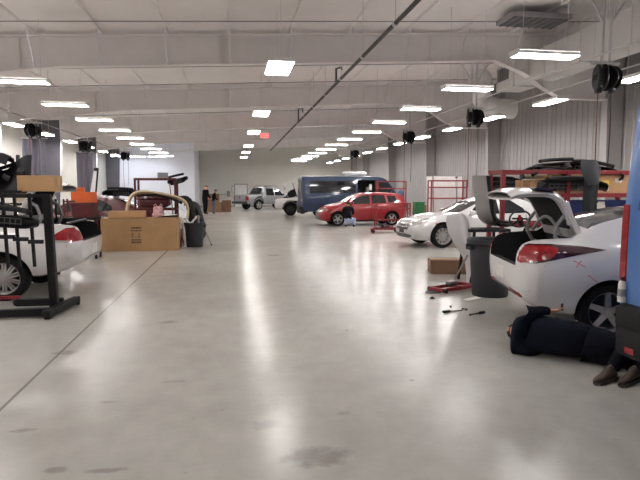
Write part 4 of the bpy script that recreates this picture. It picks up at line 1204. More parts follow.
B().bar((-.36, -.12, .05), (.40, -.16, .05), .05).bar((-.36, .12, .05), (.40, .16, .05), .05).bar((-.36, -.14, .05), (-.36, .14, .05), .05).bar((.40, -.18, .05), (.40, .18, .05), .05).bar((.05, -.15, .06), (.05, .15, .06), .05).out('frame', MT['redsteel'], t, smooth=0)
B().tube([(-.05, 0, .08), (.10, .05, .12), (.52, .12, .52)], .016, 8).out('pull_rod', MT['tool'], t)
for x in (-.33, .37):
    for s in (-1, 1): B().lathe([(0, -.02), (.035, -.02), (.035, .02), (0, .02)], frame((x, s * .17, .036), (0, 1, 0)), 14).out('caster', MT['black'], t)
B().box((.0, 0, .11), (.18, .12, .08), bev=.02).out('ram', MT['tool'], t)
# loose tools on the floor
def floor_tool(label, name, x, y, rz, l, m, handle=None):
    t = thing(name, label, 'tool', (x, y, 0), rz)
    B().tube([(-l * .1, 0, .014), (l * .5, 0, .012), (l * .55, .01, .012)], [.008, .008, .014], 8).out('shaft', MT[m], t)
    B().tube([(-l * .5, 0, .018), (-l * .45, 0, .018), (-l * .12, 0, .018), (-l * .08, 0, .016)], [.010, .017, .017, .010], 10).out('grip', MT[handle or 'black'], t)
    return t
floor_tool('black screwdriver on the floor, left of the two dark tools', 'screwdriver', 2.88, 6.70, R(15), .30, 'tool')
floor_tool('black ratchet on the floor, nearest the lying person', 'ratchet', 3.16, 6.52, R(200), .26, 'black')
floor_tool('small steel bit lying behind the black tools', 'drill_bit', 2.98, 6.98, R(70), .08, 'tool', 'tool')
floor_tool('short bit standing out between the black tools on the floor', 'drill_bit', 3.10, 6.78, R(100), .09, 'blacksteel', 'tool')
t = thing('metal_clamp', 'flat metal clamp ring on the floor beside the red steel frame', 'clamp', (3.13, 8.05, .0))
B().tube([(.11 * math.cos(a), .07 * math.sin(a), .012) for a in np.linspace(.3, 5.9, 20)], .012, 8).out('ring', MT['tool'], t)
B().box((.115, .0, .018), (.05, .05, .03), bev=.006).out('screw_block', MT['blacksteel'], t)
t = thing('paper_scrap', 'white paper scrap on the floor in front of the tall grey bin', 'paper', (3.50, 7.42, 0), R(20))
B().grid([[(x, y, .006 + .012 * math.sin(9 * x) * math.cos(11 * y) + .012) for y in np.linspace(-.06, .06, 6)] for x in np.linspace(-.13, .13, 9)], .003).out('sheet', MT['paper'], t)
t = thing('rubber_plug', 'small black rubber plug on the floor left of the paper scrap', 'plug', (2.95, 7.6, 0))
B().lathe([(0, 0), (.03, 0), (.032, .012), (.018, .03), (0, .032)], None, 14).out('plug_body', MT['black'], t)
B().lathe([(.03, 0), (.042, .0), (.042, .006), (.03, .006)], None, 14).out('plug_lip', MT['blackmatte'], t)

# --- upright silver lid on a black work stand, with dark seat shells behind the open boot
t = thing('work_stand', 'black work stand carrying the upright silver lid behind the bin', 'stand', (4.42, 8.95, 0))
for x in (-.28, .28):
    for y in (-.2, .2): B().bar((x, y, .9), (x * 1.25, y * 1.3, .0), .04).out('leg', MT['blacksteel'], t, smooth=0)
B().box((0, 0, .92), (.74, .52, .05), bev=.01).out('table_top', MT['blackmatte'], t, smooth=0)
B().box((0, 0, .4), (.62, .44, .03), bev=.01).out('lower_shelf', MT['blackmatte'], t, smooth=0)
def panel_lid(label, loc, rot, prof, hw, m, inner, name='boot_lid'):
    t = thing(name, label, 'car part', loc)
    t.rotation_euler = rot
    n = len(prof); ro, ri = [], []
    for i, (x, z) in enumerate(prof):
        a, b_ = prof[max(i - 1, 0)], prof[min(i + 1, n - 1)]
        tt = V((b_[0] - a[0], b_[1] - a[1])).normalized(); nn = V((-tt.y, tt.x))
        o_, i_ = [], []
        for k in range(11):
            u = -1 + 2 * k / 10
            cr = .03 * (1 - u * u)
            o_.append((x + nn.x * cr, u * hw, z + nn.y * cr)); i_.append((x - nn.x * .06, u * hw * .93, z - nn.y * .06))
        ro.append(o_); ri.append(i_)
    o = B().grid(ro, .014).out('outer_panel', MT[m], t)
    B().grid(ri, .04).out('inner_liner', MT[inner], t)
    b = B()
    for u in (-1,):
        b.tube([(x - .02, u * hw * .97, z) for x, z in prof], .035, 8)
    b.out('edge_seal', MT['black'], t)
    return t
panel_lid('silver boot lid standing upright on a black stand, left of the open white boot', (4.40, 8.92, .99), (0, 0, R(28)),
          [(.62, .02), (.42, .00), (.22, .03), (.08, .12), (.0, .26), (-.06, .50), (-.12, .74), (-.15, .88)], .18, 'silverlid', 'black')
t = thing('steering_column', 'dark steering wheel and column resting beside the silver lid', 'car part', (4.98, 8.75, 1.02))
B().lathe([(.17, -.015), (.19, 0), (.17, .015), (.155, 0), (.17, -.015)], frame((0, 0, .10), (-.5, -.6, .6)), 28).out('wheel_rim', MT['black'], t)
B().tube([(0, 0, .10), (.14, .18, -.02)], .05, 10).out('column', MT['blackmatte'], t)
B().bar((-.10, .08, .10), (.10, -.08, .10), .03).bar((0, 0, .1), (-.05, .09, .0), .03).out('spoke', MT['black'], t, smooth=0)
B().box((-.03, -.04, .12), (.05, .03, .10), bev=.01).out('red_tab', MT['lampred'], t, smooth=0)['label'] = 'red tab'
t = thing('seat_stack', 'stack of dark car seats standing behind the open white boot', 'car seat', (5.35, 8.15, 0), R(20))
B().box((0, 0, .28), (.55, .55, .20), bev=.06).box((0, 0, .10), (.45, .45, .16)).out('seat_cushion', MT['navy'], t)
B().box((.28, 0, .68), (.16, .52, .66), M.Rotation(R(10), 3, 'Y'), bev=.06).out('backrest', MT['navy'], t)
B().box((.34, 0, 1.06), (.12, .28, .18), bev=.05).out('headrest', MT['navy'], t)

# --- red rack by the right wall with its cartons, bins and bumpers
t = rack('long red rack of bumpers and cartons behind the open white car', (6.33, 9.58, 0), 0, 2.76, .50, 1.99, [.45, .98, 1.52], 'redsteel', post=.075, mids=(-.07,))
t = carton('brown carton with yellow and white stickers on the red rack', (7.28, 9.62, 1.562), R(-3), (.66, .50, .33), 'card2')
for (x, z, w_, h_, m, lb) in ((-.18, .19, .13, .10, 'yellow', 'yellow sticker'), (-.18, .09, .13, .09, 'paper', 'white sticker'), (.08, .24, .14, .08, 'paper', 'white sticker')):
    B().box((x, -.2525, z), (w_, .004, h_)).out('sticker', MT[m], t, smooth=0)['label'] = lb
carton('wide brown carton on the red rack behind the upright black bumper', (6.50, 9.86, 1.562), R(2), (.84, .50, .36), 'card')
carton('low tan carton at the left end of the red rack', (5.85, 9.72, 1.562), R(5), (.62, .46, .24), 'card2')
t = thing('foam_roll', 'pale yellow foam roll on top of the low tan carton', 'foam', (5.72, 9.62, 1.90), R(10))
B().tube([(-.26, 0, 0), (.26, 0, .01)], .075, 16).out('roll', MT['cream'], t)
B().tube([(-.262, 0, 0), (-.255, 0, 0)], .03, 10).tube([(.255, 0, .01), (.262, 0, .01)], .03, 10).out('core', MT['cardedge'], t)
def tote(label, loc, rz, m='bluebin', size=(.52, .40, .30)):
    w_, d_, h_ = size
    t = thing('storage_bin', label, 'bin', loc, rz)
    b = B()
    lo, hi = [(-w_*.44, -d_*.44), (w_*.44, -d_*.44), (w_*.44, d_*.44), (-w_*.44, d_*.44)], [(-w_/2, -d_/2), (w_/2, -d_/2), (w_/2, d_/2), (-w_/2, d_/2)]
    b.grid([[(x, y, .0) for x, y in lo], [(x, y, h_) for x, y in hi], [(x * .96, y * .96, h_) for x, y in hi], [(x * .95, y * .95, .02) for x, y in lo]], closed=True)
    b.box((0, 0, .012), (w_ * .86, d_ * .86, .02))
    b.out('bin_body', MT[m], t, smooth=0)
    b = B()
    for s in (-1, 1): b.box((0, s * d_ / 2, h_ - .02), (w_ + .02, .03, .05), bev=.006)
    for s in (-1, 1): b.box((s * w_ / 2, 0, h_ - .02), (.03, d_ + .02, .05), bev=.006)
    b.out('rim', MT[m], t, smooth=0)
    return t
tote('blue storage bin on the red rack, under the wide carton', (6.62, 9.7, 1.02), R(3), size=(.72, .5, .40))
tote('blue storage bin on the red rack, under the stickered carton', (7.42, 9.72, 1.02), R(-4), size=(.5, .5, .40))
t = thing('bucket', 'pale bucket turned over between the blue bins', 'bucket', (7.07, 9.55, 1.02))
B().lathe([(0, .38), (.10, .38), (.115, .37), (.165, .03), (.18, .02), (.18, 0), (.16, 0), (.14, .02), (.10, .35), (0, .36)], None, 24).out('bucket_body', MT['paper'], t)
B().tube([(.17 * math.cos(a), .17 * math.sin(a) - .02, .05 + .1 * math.sin(a)) for a in np.linspace(0, math.pi, 12)], .005, 6).out('handle', MT['tool'], t)
LOW = [(-.06, 0), (0, .05), (0, .12), (-.02, .17), (-.09, .20)]
bumper('black bumper cover on top of the red rack, left one', 1.2, .36, (6.25, 10.0, 1.97), (R(8), R(-4), R(14)), 'black', prof=LOW)
bumper('black bumper cover on top of the red rack, right one with torn edge', 1.1, .40, (6.95, 9.8, 1.97), (R(24), R(8), R(-12)), 'blackmatte', prof=LOW)
bumper('dark grey splash shield lying at the left end of the red rack top', 1.0, .25, (5.85, 9.65, 2.0), (R(70), R(0), R(5)), 'darkgrey', prof=[(0, 0), (.02, .1), (0, .2)])
bumper('black bumper skin lying curved over the foam roll on the red rack', 1.35, .38, (6.15, 9.35, 1.62), (R(14), 0, R(2)), 'black', prof=[(-.05, 0), (0, .06), (0, .16), (-.06, .22)])
t = thing('bumper_cover', 'upright black bumper cover with a grey flared top, standing behind the white car roof', 'bumper', (6.36, 8.72, 0))
rows = []
for i in range(15):
    q = i / 14
    cx_ = -.06 + .10 * q + .10 * max(0, q - .7) / .3; w_ = .15 - .02 * math.sin(q * 3.1)
    rows.append([(cx_ + w_ * u, .10 * u * u - .10 + .25 * q * q, 2.06 * q) for u in np.linspace(-1, 1, 9)])
B().grid(rows, .014).out('bumper_skin', MT['black'], t)
rows = []
for i in range(7):
    q = i / 6
    rows.append([(.02 + .05 * q + (.09 + .09 * math.sin(q * 2.4)) * u, -.10 + .22 * q + .16 * u * u, 1.74 + .42 * q + .05 * u * (1 - q)) for u in np.linspace(-1, 1, 9)])
B().grid(rows, .014).out('flared_end', MT['can'], t)['label'] = 'grey flared end'
B().bar((0, .02, .2), (.06, .16, 1.7), .10, .05).out('crash_bar', MT['blackmatte'], t, smooth=0)

# --- red racks and carts beyond, right side
rack('red rack with a white board behind it, beyond the pearl white sedan', (8.30, 20.0, 0), 0, 1.44, .36, 2.0, [.5, 1.30, 1.72], 'redsteel', post=.05)
t = thing('wall_board', 'tall white board leaning behind the red rack at the ribbed wall', 'board', (8.5, 20.75, 0))
b = B().box((0, 0, 1.12), (1.5, .05, 2.1), M.Rotation(R(-4), 3, 'X'), bev=.006); b.out('sheet', MT['whiteenamel'], t, smooth=0)
b = B()
for x in (-.5, .5): b.box((x, -.05, 1.12), (.05, .03, 2.1), M.Rotation(R(-4), 3, 'X'))
b.box((0, -.04, .05), (1.5, .12, .1)); b.out('edge_strip', MT['greyplastic'], t, smooth=0)
t = thing('strut', 'grey strut standing in the red rack before the white board', 'car part', (8.62, 19.9, 1.76))
B().tube([(0, 0, 0), (0.01, 0, .18)], .05, 10).tube([(.01, 0, .17), (.02, 0, .34)], .02, 8).out('strut_body', MT['galv'], t)
B().lathe([(0, .33), (.06, .33), (.06, .36), (0, .37)], None, 12).out('top_mount', MT['black'], t)
rack('second red rack at the wall, black parts on it behind the pearl white sedan roof', (9.75, 18.6, 0), 0, 1.5, .6, 1.62, [.5, 1.25], 'redsteel', post=.05)
bumper('black bumper cover on the second red rack by the wall', 1.3, .4, (9.5, 18.6, 1.32), (0, 0, R(10)), 'black')
bumper('black bumper skin laid on the top rail of the second red rack', 1.2, .35, (9.75, 18.55, 1.63), (0, 0, R(-8)), 'blackmatte')
rack('low red cart standing in front of the red hatchback tail', (6.98, 22.9, 0), 0, 1.5, .32, 1.06, [.32, .80], 'redsteel', post=.05, name='parts_cart')
rack('tall red rack behind the red hatchback tail', (8.2, 27.2, 0), 0, 1.5, .34, 2.08, [.6, 1.7], 'redsteel', post=.05)
t = thing('cloth_bundle', 'blue cloth bundle hanging on the tall red rack by the hatchback', 'cloth', (8.62, 26.93, 1.0))
rows = []
for i in range(9):
    z = .65 * i / 8; rad = (.12, .17, .19, .18, .17, .16, .15, .11, .03)[i]
    rows.append([(math.cos(2 * math.pi * k / 16) * rad * (1 + .15 * math.sin(3 * k + i)), math.sin(2 * math.pi * k / 16) * rad * .6, z) for k in range(16)])
B().grid(rows, 0, closed=True).out('cloth', MT['denim'], t)
B().tube([(0, 0, .60), (0, .04, .74)], .02, 8).out('hanger_hook', MT['amber'], t)
tote('green bin standing by the ribbed wall beyond the pearl white sedan', (7.72, 21.6, .0), 0, 'green', (.36, .40, 1.12))
carton('dark carton stacked beside the tall red rack', (8.9, 24.6, 0), R(12), (.6, .5, .9), 'cardd')
t = thing('creeper_dolly', 'low red dolly with small parts on the floor before the red hatchback', 'dolly', (5.75, 19.75, 0), R(-8))
B().box((0, 0, .14), (1.0, .06, .05)).box((0, .42, .14), (1.0, .06, .05)).box((-.5, .21, .14), (.06, .48, .05)).box((.5, .21, .14), (.06, .48, .05)).out('frame', MT['redsteel'], t, smooth=0)
for x in (-.45, .45):
    for y in (0, .42): B().lathe([(0, -.02), (.055, -.02), (.055, .02), (0, .02)], frame((x, y, .056), (0, 1, 0)), 14).out('caster', MT['black'], t)
B().box((0, .21, .18), (.8, .34, .03)).out('deck', MT['darkred'], t, smooth=0)
for i, (x, m) in enumerate(((-.3, 'tool'), (-.05, 'black'), (.2, 'darkred'))):
    q = thing('car_part', ('steel hub', 'black bracket', 'dark red hinge')[i] + ' lying on the low red dolly', 'car part', (5.75 + x, 19.93, .195))
    B().lathe([(0, 0), (.09, 0), (.09, .04), (.05, .06), (.05, .1), (0, .1)], None, 14).out('hub', MT[m], q)
    B().box((.08, .0, .03), (.16, .06, .05), bev=.01).out('arm', MT[m], q, smooth=0)
bumper('white bumper cover lying on the blue van roof', 1.5, .3, (7.4, 31.9, 2.44), (R(0), 0, R(180)), 'whiteenamel', prof=[(-.06, 0), (0, .1), (0, .2), (-.1, .30)])

# --- left bays: bumper stand, cartons, dolly, carts
t = thing('bumper_stand', 'black steel bumper stand with a wheeled foot before the left white sedan', 'stand', (.09, 0, 0))
B().bar((-2.42, 7.52, .06), (-2.45, 7.52, 1.56), .10, .10, bev=.01).out('mast', MT['blacksteel'], t, smooth=0)
B().bar((-2.40, 7.10, .07), (-2.28, 8.05, .07), .10, .09, bev=.01).bar((-2.40, 7.28, .07), (-4.2, 7.22, .07), .09, .10, bev=.01).bar((-2.40, 7.82, .09), (-3.0, 7.84, .09), .08, .10, bev=.01).out('foot', MT['blacksteel'], t, smooth=0)
for p in ((-2.40, 7.16, .04), (-2.27, 8.02, .04)):
    B().lathe([(0, -.03), (.045, -.03), (.045, .03), (0, .03)], frame(p, (1, .1, 0)), 16).out('caster', MT['rubber'], t)
B().bar((-3.35, 7.5, 1.545), (-2.40, 7.5, 1.545), .05).bar((-3.35, 7.5, 1.60), (-2.75, 7.5, 1.60), .03).out('cross_arm', MT['blacksteel'], t, smooth=0)
for x in (-2.98, -2.84, -2.66):
    B().bar((x, 7.5, 1.58), (x + .02, 7.52, .62), .035, .035).out('hanging_arm', MT['blacksteel'], t, smooth=0)
for x in (-2.98, -2.82, -2.64):
    B().bar((x - .05, 7.5, 1.02 - (x + 2.98) * .2), (x + .13, 7.46, 1.02 - (x + 2.98) * .2), .05, .05).out('arm_peg', MT['black'], t, smooth=0)
B().bar((-3.5, 7.55, 1.30), (-2.7, 7.55, 1.28), .03).out('side_bar', MT['greyplastic'], t, smooth=0)
bumper('black plastic bumper section hooked on the bumper stand arms', .85, .25, (-2.86, 7.46, 1.16), (R(10), R(6), R(8)), 'black', prof=[(-.08, 0), (0, .04), (0, .12), (-.06, .16)])
carton('tan carton lying across the bumper stand top', (-2.48, 7.66, 1.60), R(-2), (.46, .30, .20), 'card2')
carton('smaller tan carton under the top one, behind the bumper stand', (-2.78, 8.0, 1.43), R(3), (.30, .26, .20), 'card')
t = rack('black shelf rack behind the bumper stand, tan cartons on it', (-3.95, 10.75, 0), 0, 1.3, .5, 1.45, [.5, 1.36], 'blacksteel', post=.04, toprail=False)
for o in [o for o in bpy.data.objects if o.name.startswith('cardboard_box') and o.get('label', '').startswith('smaller tan')]: o.location = (-3.50, 10.7, 1.40)
carton('pale yellow carton on the black shelf rack', (-3.75, 10.75, 1.40), R(4), (.34, .3, .14), 'cream')
t = thing('bonnet_frame', 'black angular bonnet frame leaning up at the far left on the black rack', 'car part', (-4.35, 11.35, 1.565))
B().grid([[(-.62 + 1.10 * u + .10 * q * (1 - u), .22 * q + .05 * math.sin(u * 6), q * (.30 + .42 * u + .06 * math.sin(u * 9))) for u in np.linspace(0, 1, 14)] for q in np.linspace(0, 1, 7)], .03).out('frame_panel', MT['black'], t)
B().tube([(-.60, .18, .30), (-.25, .2, .42), (.12, .22, .56), (.46, .24, .70)], .035, 8).out('rim_tube', MT['blackmatte'], t)
B().bar((.20, .10, .0), (.22, .22, .74), .07, .05).out('stay', MT['darkgrey'], t, smooth=0)
for x_, z_ in ((-.25, .18), (.05, .30), (.32, .42)): B().box((x_, .02, z_), (.14, .04, .10), M.Rotation(.5, 3, 'Y'), bev=.02).out('stiffener', MT['darkgrey'], t)
bumper('black fascia standing behind the bonnet frame at the far left', 1.1, .35, (-4.75, 11.6, 1.9), (R(80), R(-62), R(10)), 'blackmatte')
rack('dark rack at the far left holding black fascia parts', (-4.55, 11.5, 0), 0, 1.3, .5, 1.62, [.5, 1.55], 'blacksteel', post=.05, toprail=False)
t = thing('red_dolly', 'low red steel dolly with a caster beside the left white sedan wheel', 'dolly', (-3.75, 8.0, 0))
B().bar((-.6, 0, .13), (.82, .02, .13), .05, .04).bar((-.6, -.30, .13), (.5, -.30, .13), .05, .04).bar((.0, -.30, .13), (.0, .02, .13), .05, .04).out('frame', MT['redsteel'], t, smooth=0)
for (x, y) in ((.78, .02), (-.55, .02), (-.55, -.3), (.45, -.3)):
    B().lathe([(0, -.018), (.05, -.018), (.05, .018), (0, .018)], frame((x, y, .051), (0, 1, 0)), 14).out('caster', MT['black'], t)
B().bar((-.1, -.14, .15), (.45, -.10, .30), .05, .04).bar((.45, -.10, .14), (.45, -.10, .31), .04, .04).out('lift_arm', MT['darkred'], t, smooth=0)
t = thing('tool_cart', 'dark steel cart carrying a red crate and orange cartons behind the left white sedan', 'cart', (-3.52, 13.55, 0))
for x in (-.35, .36):
    for y in (-.22, .22): B().box((x, y, .47), (.04, .04, .94)).out('leg', MT['blacksteel'], t, smooth=0)
B().box((.0, 0, .95), (.80, .56, .06), bev=.01).out('cart_top', MT['blackmatte'], t, smooth=0)
B().box((.0, 0, .35), (.72, .5, .04), bev=.01).out('lower_shelf', MT['blackmatte'], t, smooth=0)
B().box((.1, -.26, .80), (.5, .03, .22), bev=.006).out('front_panel', MT['cream'], t, smooth=0)['label'] = 'cream front panel'
t = tote('dark red crate on the dark steel cart', (-3.42, 13.52, .982), 0, 'darkred', (.52, .42, .34))
carton('bright orange carton on top of the dark red crate, front one', (-3.38, 13.52, 1.325), R(-4), (.40, .34, .25), 'orange', tape=False)
B_ = carton('bright orange carton on the cart behind the red crate', (-3.75, 14.25, 1.365), R(10), (.30, .26, .32), 'orange', tape=False)
rack('narrow dark red shelf behind the dark steel cart', (-3.75, 14.25, 0), 0, .6, .3, 1.4, [.6, 1.34], 'darkred', post=.04, toprail=False)
bumper('black parts pile draped over the dark red sedan boot', 1.05, .4, (-3.5, 18.3, 1.44), (R(10), R(2), R(4)), 'black', prof=LOW)
bumper('black bumper cover lying on the dark red sedan roof', 0.9, .35, (-3.25, 18.75, 1.42), (R(20), R(5), R(-16)), 'blackmatte', prof=LOW)
def curtain(label, x, y, w_, z0, z1):
    t = thing('vinyl_curtain', label, 'curtain', (x, y, 0), 0, 'grey vinyl curtains')
    B().grid([[(xx, .07 * math.sin(xx * 19), z) for xx in np.linspace(-w_ / 2, w_ / 2, 60)] for z in (z0, z1)], .01).out('curtain_sheet', MT['curtain'], t, smooth=60)
    B().tube([(-w_ / 2 - .1, 0, z1 + .02), (w_ / 2 + .1, 0, z1 + .02)], .025, 8).out('curtain_rail', MT['galv'], t)
curtain('grey vinyl curtain hanging under the nearest left hose reel', -7.98, 24.1, .88, .005, 3.72)
curtain('grey vinyl curtain hanging under the second left hose reel', -8.0, 32.0, .84, .005, 3.7)

# --- far end
carton('dull brown carton on top of a pair by the far wall, behind the standing people', (-1.35, 40.6, .72), R(4), (.95, .7, .62), 'cardd')
carton('dull brown carton at the base of a pair by the far wall', (-1.2, 40.6, 0), R(-3), (1.1, .8, .71), 'cardd')
carton('dull brown carton standing alone right of the pair by the far wall', (-.35, 40.9, 0), R(6), (.62, .6, .86), 'cardd')
t = thing('wall_rail', 'thin grey rail running along the far wall from its left end', 'rail', (0, YF - .06, 1.2))
B().tube([(-2.8, 0, 0), (-.4, 0, 0)], .035, 8).out('rail', MT['greyplastic'], t)
b = B()
for x in (-2.5, -1.5, -.5): b.tube([(x, 0, 0), (x, .06, 0)], .02, 6)
b.out('bracket', MT['greyplastic'], t)
t = thing('electrical_box', 'small grey electrical box at the end of the far wall rail', 'electrical box', (-.25, YF - .08, 1.25))
B().box((0, 0, 0), (.3, .14, .55), bev=.015).out('box_body', MT['greyplastic'], t, smooth=0)
B().tube([(0, 0, .27), (0, .02, 2.2)], .02, 6).out('conduit', MT['galv'], t)
t = thing('wall_sign', 'small grey sign on the far wall left of the door', 'sign', (-.05 + .35, YF - .03, 1.7))
B().box((0, 0, 0), (.5, .03, .6), bev=.006).out('sign_board', MT['greyplastic'], t, smooth=0)
B().box((0, -.018, 0), (.42, .006, .52)).out('sign_face', MT['paper'], t, smooth=0)
t = thing('fire_bell', 'round grey bell on the far wall above the off-roader', 'bell', (5.2, YF - .05, 2.0))
B().lathe([(0, -.08), (.16, -.06), (.22, -.02), (.22, .03), (0, .03)], frame((0, 0, 0), (0, 1, 0)), 20).out('gong', MT['galv'], t)
B().box((0, .0, -.26), (.14, .08, .16), bev=.01).out('back_box', MT['greyplastic'], t, smooth=0)
t = thing('spray_bottle', 'white spray can standing on the blue van bumper at right', 'spray can', (3.20, 3.97, .692))
B().lathe([(0, 0), (.033, 0), (.034, .004), (.033, .15), (.026, .17), (.014, .178), (0, .178)], None, 24).out('can_body', MT['paper'], t)
B().lathe([(0, .178), (.014, .178), (.016, .185), (.016, .205), (.010, .212), (0, .212)], None, 16).out('nozzle_cap', MT['black'], t)
B().lathe([(.0345, .05), (.0345, .11)], None, 24).out('can_label', MT['greyplastic'], t)
t = thing('windscreen_frame', 'tall pale windscreen frame with a black edge leaning by the orange cartons', 'car part', (-4.12, 17.3, 0))
B().grid([[(-.24 + .28 * q + (.13 - .08 * q) * u, .25 * q, 2.25 * q) for u in np.linspace(-1, 1, 5)] for q in np.linspace(0, 1, 8)], .02).out('frame_sheet', MT['pearl'], t)
B().tube([(-.10 + .20 * q, .25 * q + .02, 2.26 * q) for q in np.linspace(0, 1, 8)], .03, 8).out('edge_seal', MT['black'], t)
B().box((.06, .25, 2.25), (.14, .06, .10), bev=.02).out('top_clip', MT['black'], t)
# ------------------------------------------------------------------ people
def skin_chain(verts, edges, sub=2):
    """verts: [(pos, radius)] -> evaluated bmesh data"""
    me = bpy.data.meshes.new('sk')
    me.from_pydata([v[0] for v in verts], edges, [])
    o = bpy.data.objects.new('sk', me); COL.objects.link(o)
    md = o.modifiers.new('s', 'SKIN'); md.use_smooth_shade = True
    o.modifiers.new('d', 'SUBSURF').levels = sub
    for i, v in enumerate(verts):
        r = v[1] if isinstance(v[1], tuple) else (v[1], v[1])
        me.skin_vertices[0].data[i].radius = r
        me.skin_vertices[0].data[i].use_root = (i == 0)
    dg = bpy.context.evaluated_depsgraph_get(); dg.update()
    m2 = bpy.data.meshes.new_from_object(o.evaluated_get(dg), depsgraph=dg)
    bpy.data.objects.remove(o)
    return m2

def hand(wrist, direction, palm_n, s=1.0, curl=.5, side=1):
    """five bent fingers rooted in a palm; returns list of chains"""
    d = V(direction).normalized(); n = V(palm_n); n = (n - d * n.dot(d)).normalized(); a = d.cross(n) * side
    w = V(wrist)
    ch = [([(w - d * .03 * s, .024 * s), (w + d * .02 * s, (.028 * s, .020 * s)), (w + d * .055 * s, (.036 * s, .017 * s)), (w + d * .088 * s, (.034 * s, .014 * s))], [(0, 1), (1, 2), (2, 3)])]
    for k, (off, l) in enumerate(((-.030, .070), (-.010, .080), (.011, .074), (.030, .058))):
        p = w + d * .080 * s + a * off * s
        vs = [(p - d * .02 * s, .0095 * s)]
        dd = d.copy(); q = p
        for j, f in enumerate((.45, .32, .23)):
            dd = (dd + n * curl * (.5 if j == 0 else .75)).normalized()
            q = q + dd * l * f * s
            vs.append((q, (.0092 - j * .0008) * s))
        ch.append((vs, [(0, 1), (1, 2), (2, 3)]))
    p = w + d * .025 * s - a * .026 * s
    dd = (d * .7 - a * .8 + n * .25).normalized()
    ch.append(([(p, .011 * s), (p + dd * .035 * s, .011 * s), (p + (dd + d * .5).normalized() * .062 * s, .0095 * s), (p + (dd + d * .9).normalized() * .085 * s, .008 * s)], [(0, 1), (1, 2), (2, 3)]))
    return ch

def person(label, loc, rz, J, rad, edges, regions, hands=(), extra=None, cat='person', head=None):
    """J: joints; regions(face_centre) -> material index"""
    t = thing('person', label, cat, loc, rz)
    names = list(J)
    idx = {n: i for i, n in enumerate(names)}
    meshes = [skin_chain([(V(J[n]), rad[n]) for n in names], [(idx[a], idx[b]) for a, b in edges])]
    for h in hands:
        for vs, es in hand(*h): meshes.append(skin_chain(vs, es, 2))
    bm = bmesh.new()
    for i, m in enumerate(meshes):
        n0 = len(bm.faces)
        bm.from_mesh(m)
        bm.faces.ensure_lookup_table()
        for f in bm.faces[n0:]: f.material_index = 1 if i else 0
    for f in bm.faces:
        if f.material_index == 0: f.material_index = regions(f.calc_center_median())
        f.smooth = True
    me = bpy.data.meshes.new('body'); bm.to_mesh(me); bm.free()
    o = bpy.data.objects.new('body', me); COL.objects.link(o); o.parent = t
    return t, o

def head_parts(t, c, fwd, up, r=.10, hair='hair', cap=False, face=True):
    """face and hair on a head centred at c"""
    m = M((V(fwd).normalized().cross(V(up)).normalized() * -1, V(fwd).normalized(), V(up).normalized())).transposed().to_4x4()
    f = V(fwd).normalized(); u = (V(up) - f * V(up).dot(f)).normalized(); s = f.cross(u)
    c = V(c)
    rows = []
    for i in range(10):
        th = math.pi * .62 * i / 9
        row = []
        for k in range(20):
            a = 2 * math.pi * k / 20
            dv = u * math.cos(th) + (f * math.cos(a) + s * math.sin(a)) * math.sin(th)
            lim = 1.0
            if dv.dot(f) > .35 and dv.dot(u) < .55: lim = .86
            row.append(c + dv * r * 1.10 * lim)
        rows.append(row)
    B().grid(rows, 0, closed=True).out('cap' if cap else 'hair', MT[hair], t)
    if face:
        b = B().tube([c + f * r * .95 + u * r * .25, c + f * r * 1.18 - u * r * .12, c + f * r * .98 - u * r * .22], [.010, .016, .010], 8)
        b.out('nose', MT['skin'], t)
        for q in (-1, 1):
            B().lathe([(0, 0), (.012, 0), (.012, .006), (0, .009)], frame(c + f * r * .92 + u * r * .12 + s * q * r * .38, f + s * q * .3), 10).out('eye', MT['black'], t)
            B().lathe([(0, -.004), (.026, -.004), (.030, .004), (.018, .010), (0, .008)], frame(c + s * q * r * 1.0 - f * r * .05, s * q, u), 12).out('ear', MT['skin'], t)
        B().tube([c + f * r * .93 - u * r * .45 - s * .022, c + f * r * .99 - u * r * .46, c + f * r * .93 - u * r * .45 + s * .022], .005, 6).out('mouth', MT['lampdark'], t)

def boot(t, heel, toe, up, s=1.0, m='leather'):
    """work boot: heel and toe points on the sole line"""
    h, e, u = V(heel), V(toe), V(up).normalized()
    d = (e - h); L_ = d.length; d.normalize(); u = (u - d * u.dot(d)).normalized(); w = d.cross(u)
    def sec(x, hw, z0, z1, n=12):
        return [h + d * x * L_ + w * hw * math.cos(a) * s + u * (z0 + (z1 - z0) * (.5 + .5 * math.sin(a))) * s for a in [2 * math.pi * k / n for k in range(n)]]
    rows = [sec(-.06, .015, .03, .05), sec(-.04, .034, .02, .11), sec(.08, .042, .015, .16), sec(.25, .044, .015, .15), sec(.45, .046, .015, .115), sec(.65, .052, .015, .09), sec(.85, .050, .015, .075), sec(.98, .036, .018, .06), sec(1.03, .012, .025, .045)]
    o = B().grid(rows, 0, closed=True).out('boot', MT[m], t)
    b = B()
    pts = [(-.06, .0), (-.03, .036), (.25, .040), (.45, .042), (.68, .055), (.88, .05), (1.0, .034), (1.05, 0)]
    pl = pts + [(x, -y) for x, y in reversed(pts[1:-1])]
    lo = [b.bm.verts.new(h + d * x * L_ + w * y * s - u * .012 * s) for x, y in pl]; hi = [b.bm.verts.new(h + d * x * L_ + w * y * s + u * .022 * s) for x, y in pl]
    n = len(pl)
    b.bm.faces.new(lo); b.bm.faces.new(hi)
    for k in range(n): b.bm.faces.new((lo[k], lo[(k + 1) % n], hi[(k + 1) % n], hi[k]))
    for x in (.02, .14, .42, .54, .66, .78, .90):
        b.box(h + d * x * L_ - u * .018 * s, (.012, .07 * s, .016), M((d, w, u)).transposed())
    b.out('boot_sole', MT['sole'], o)

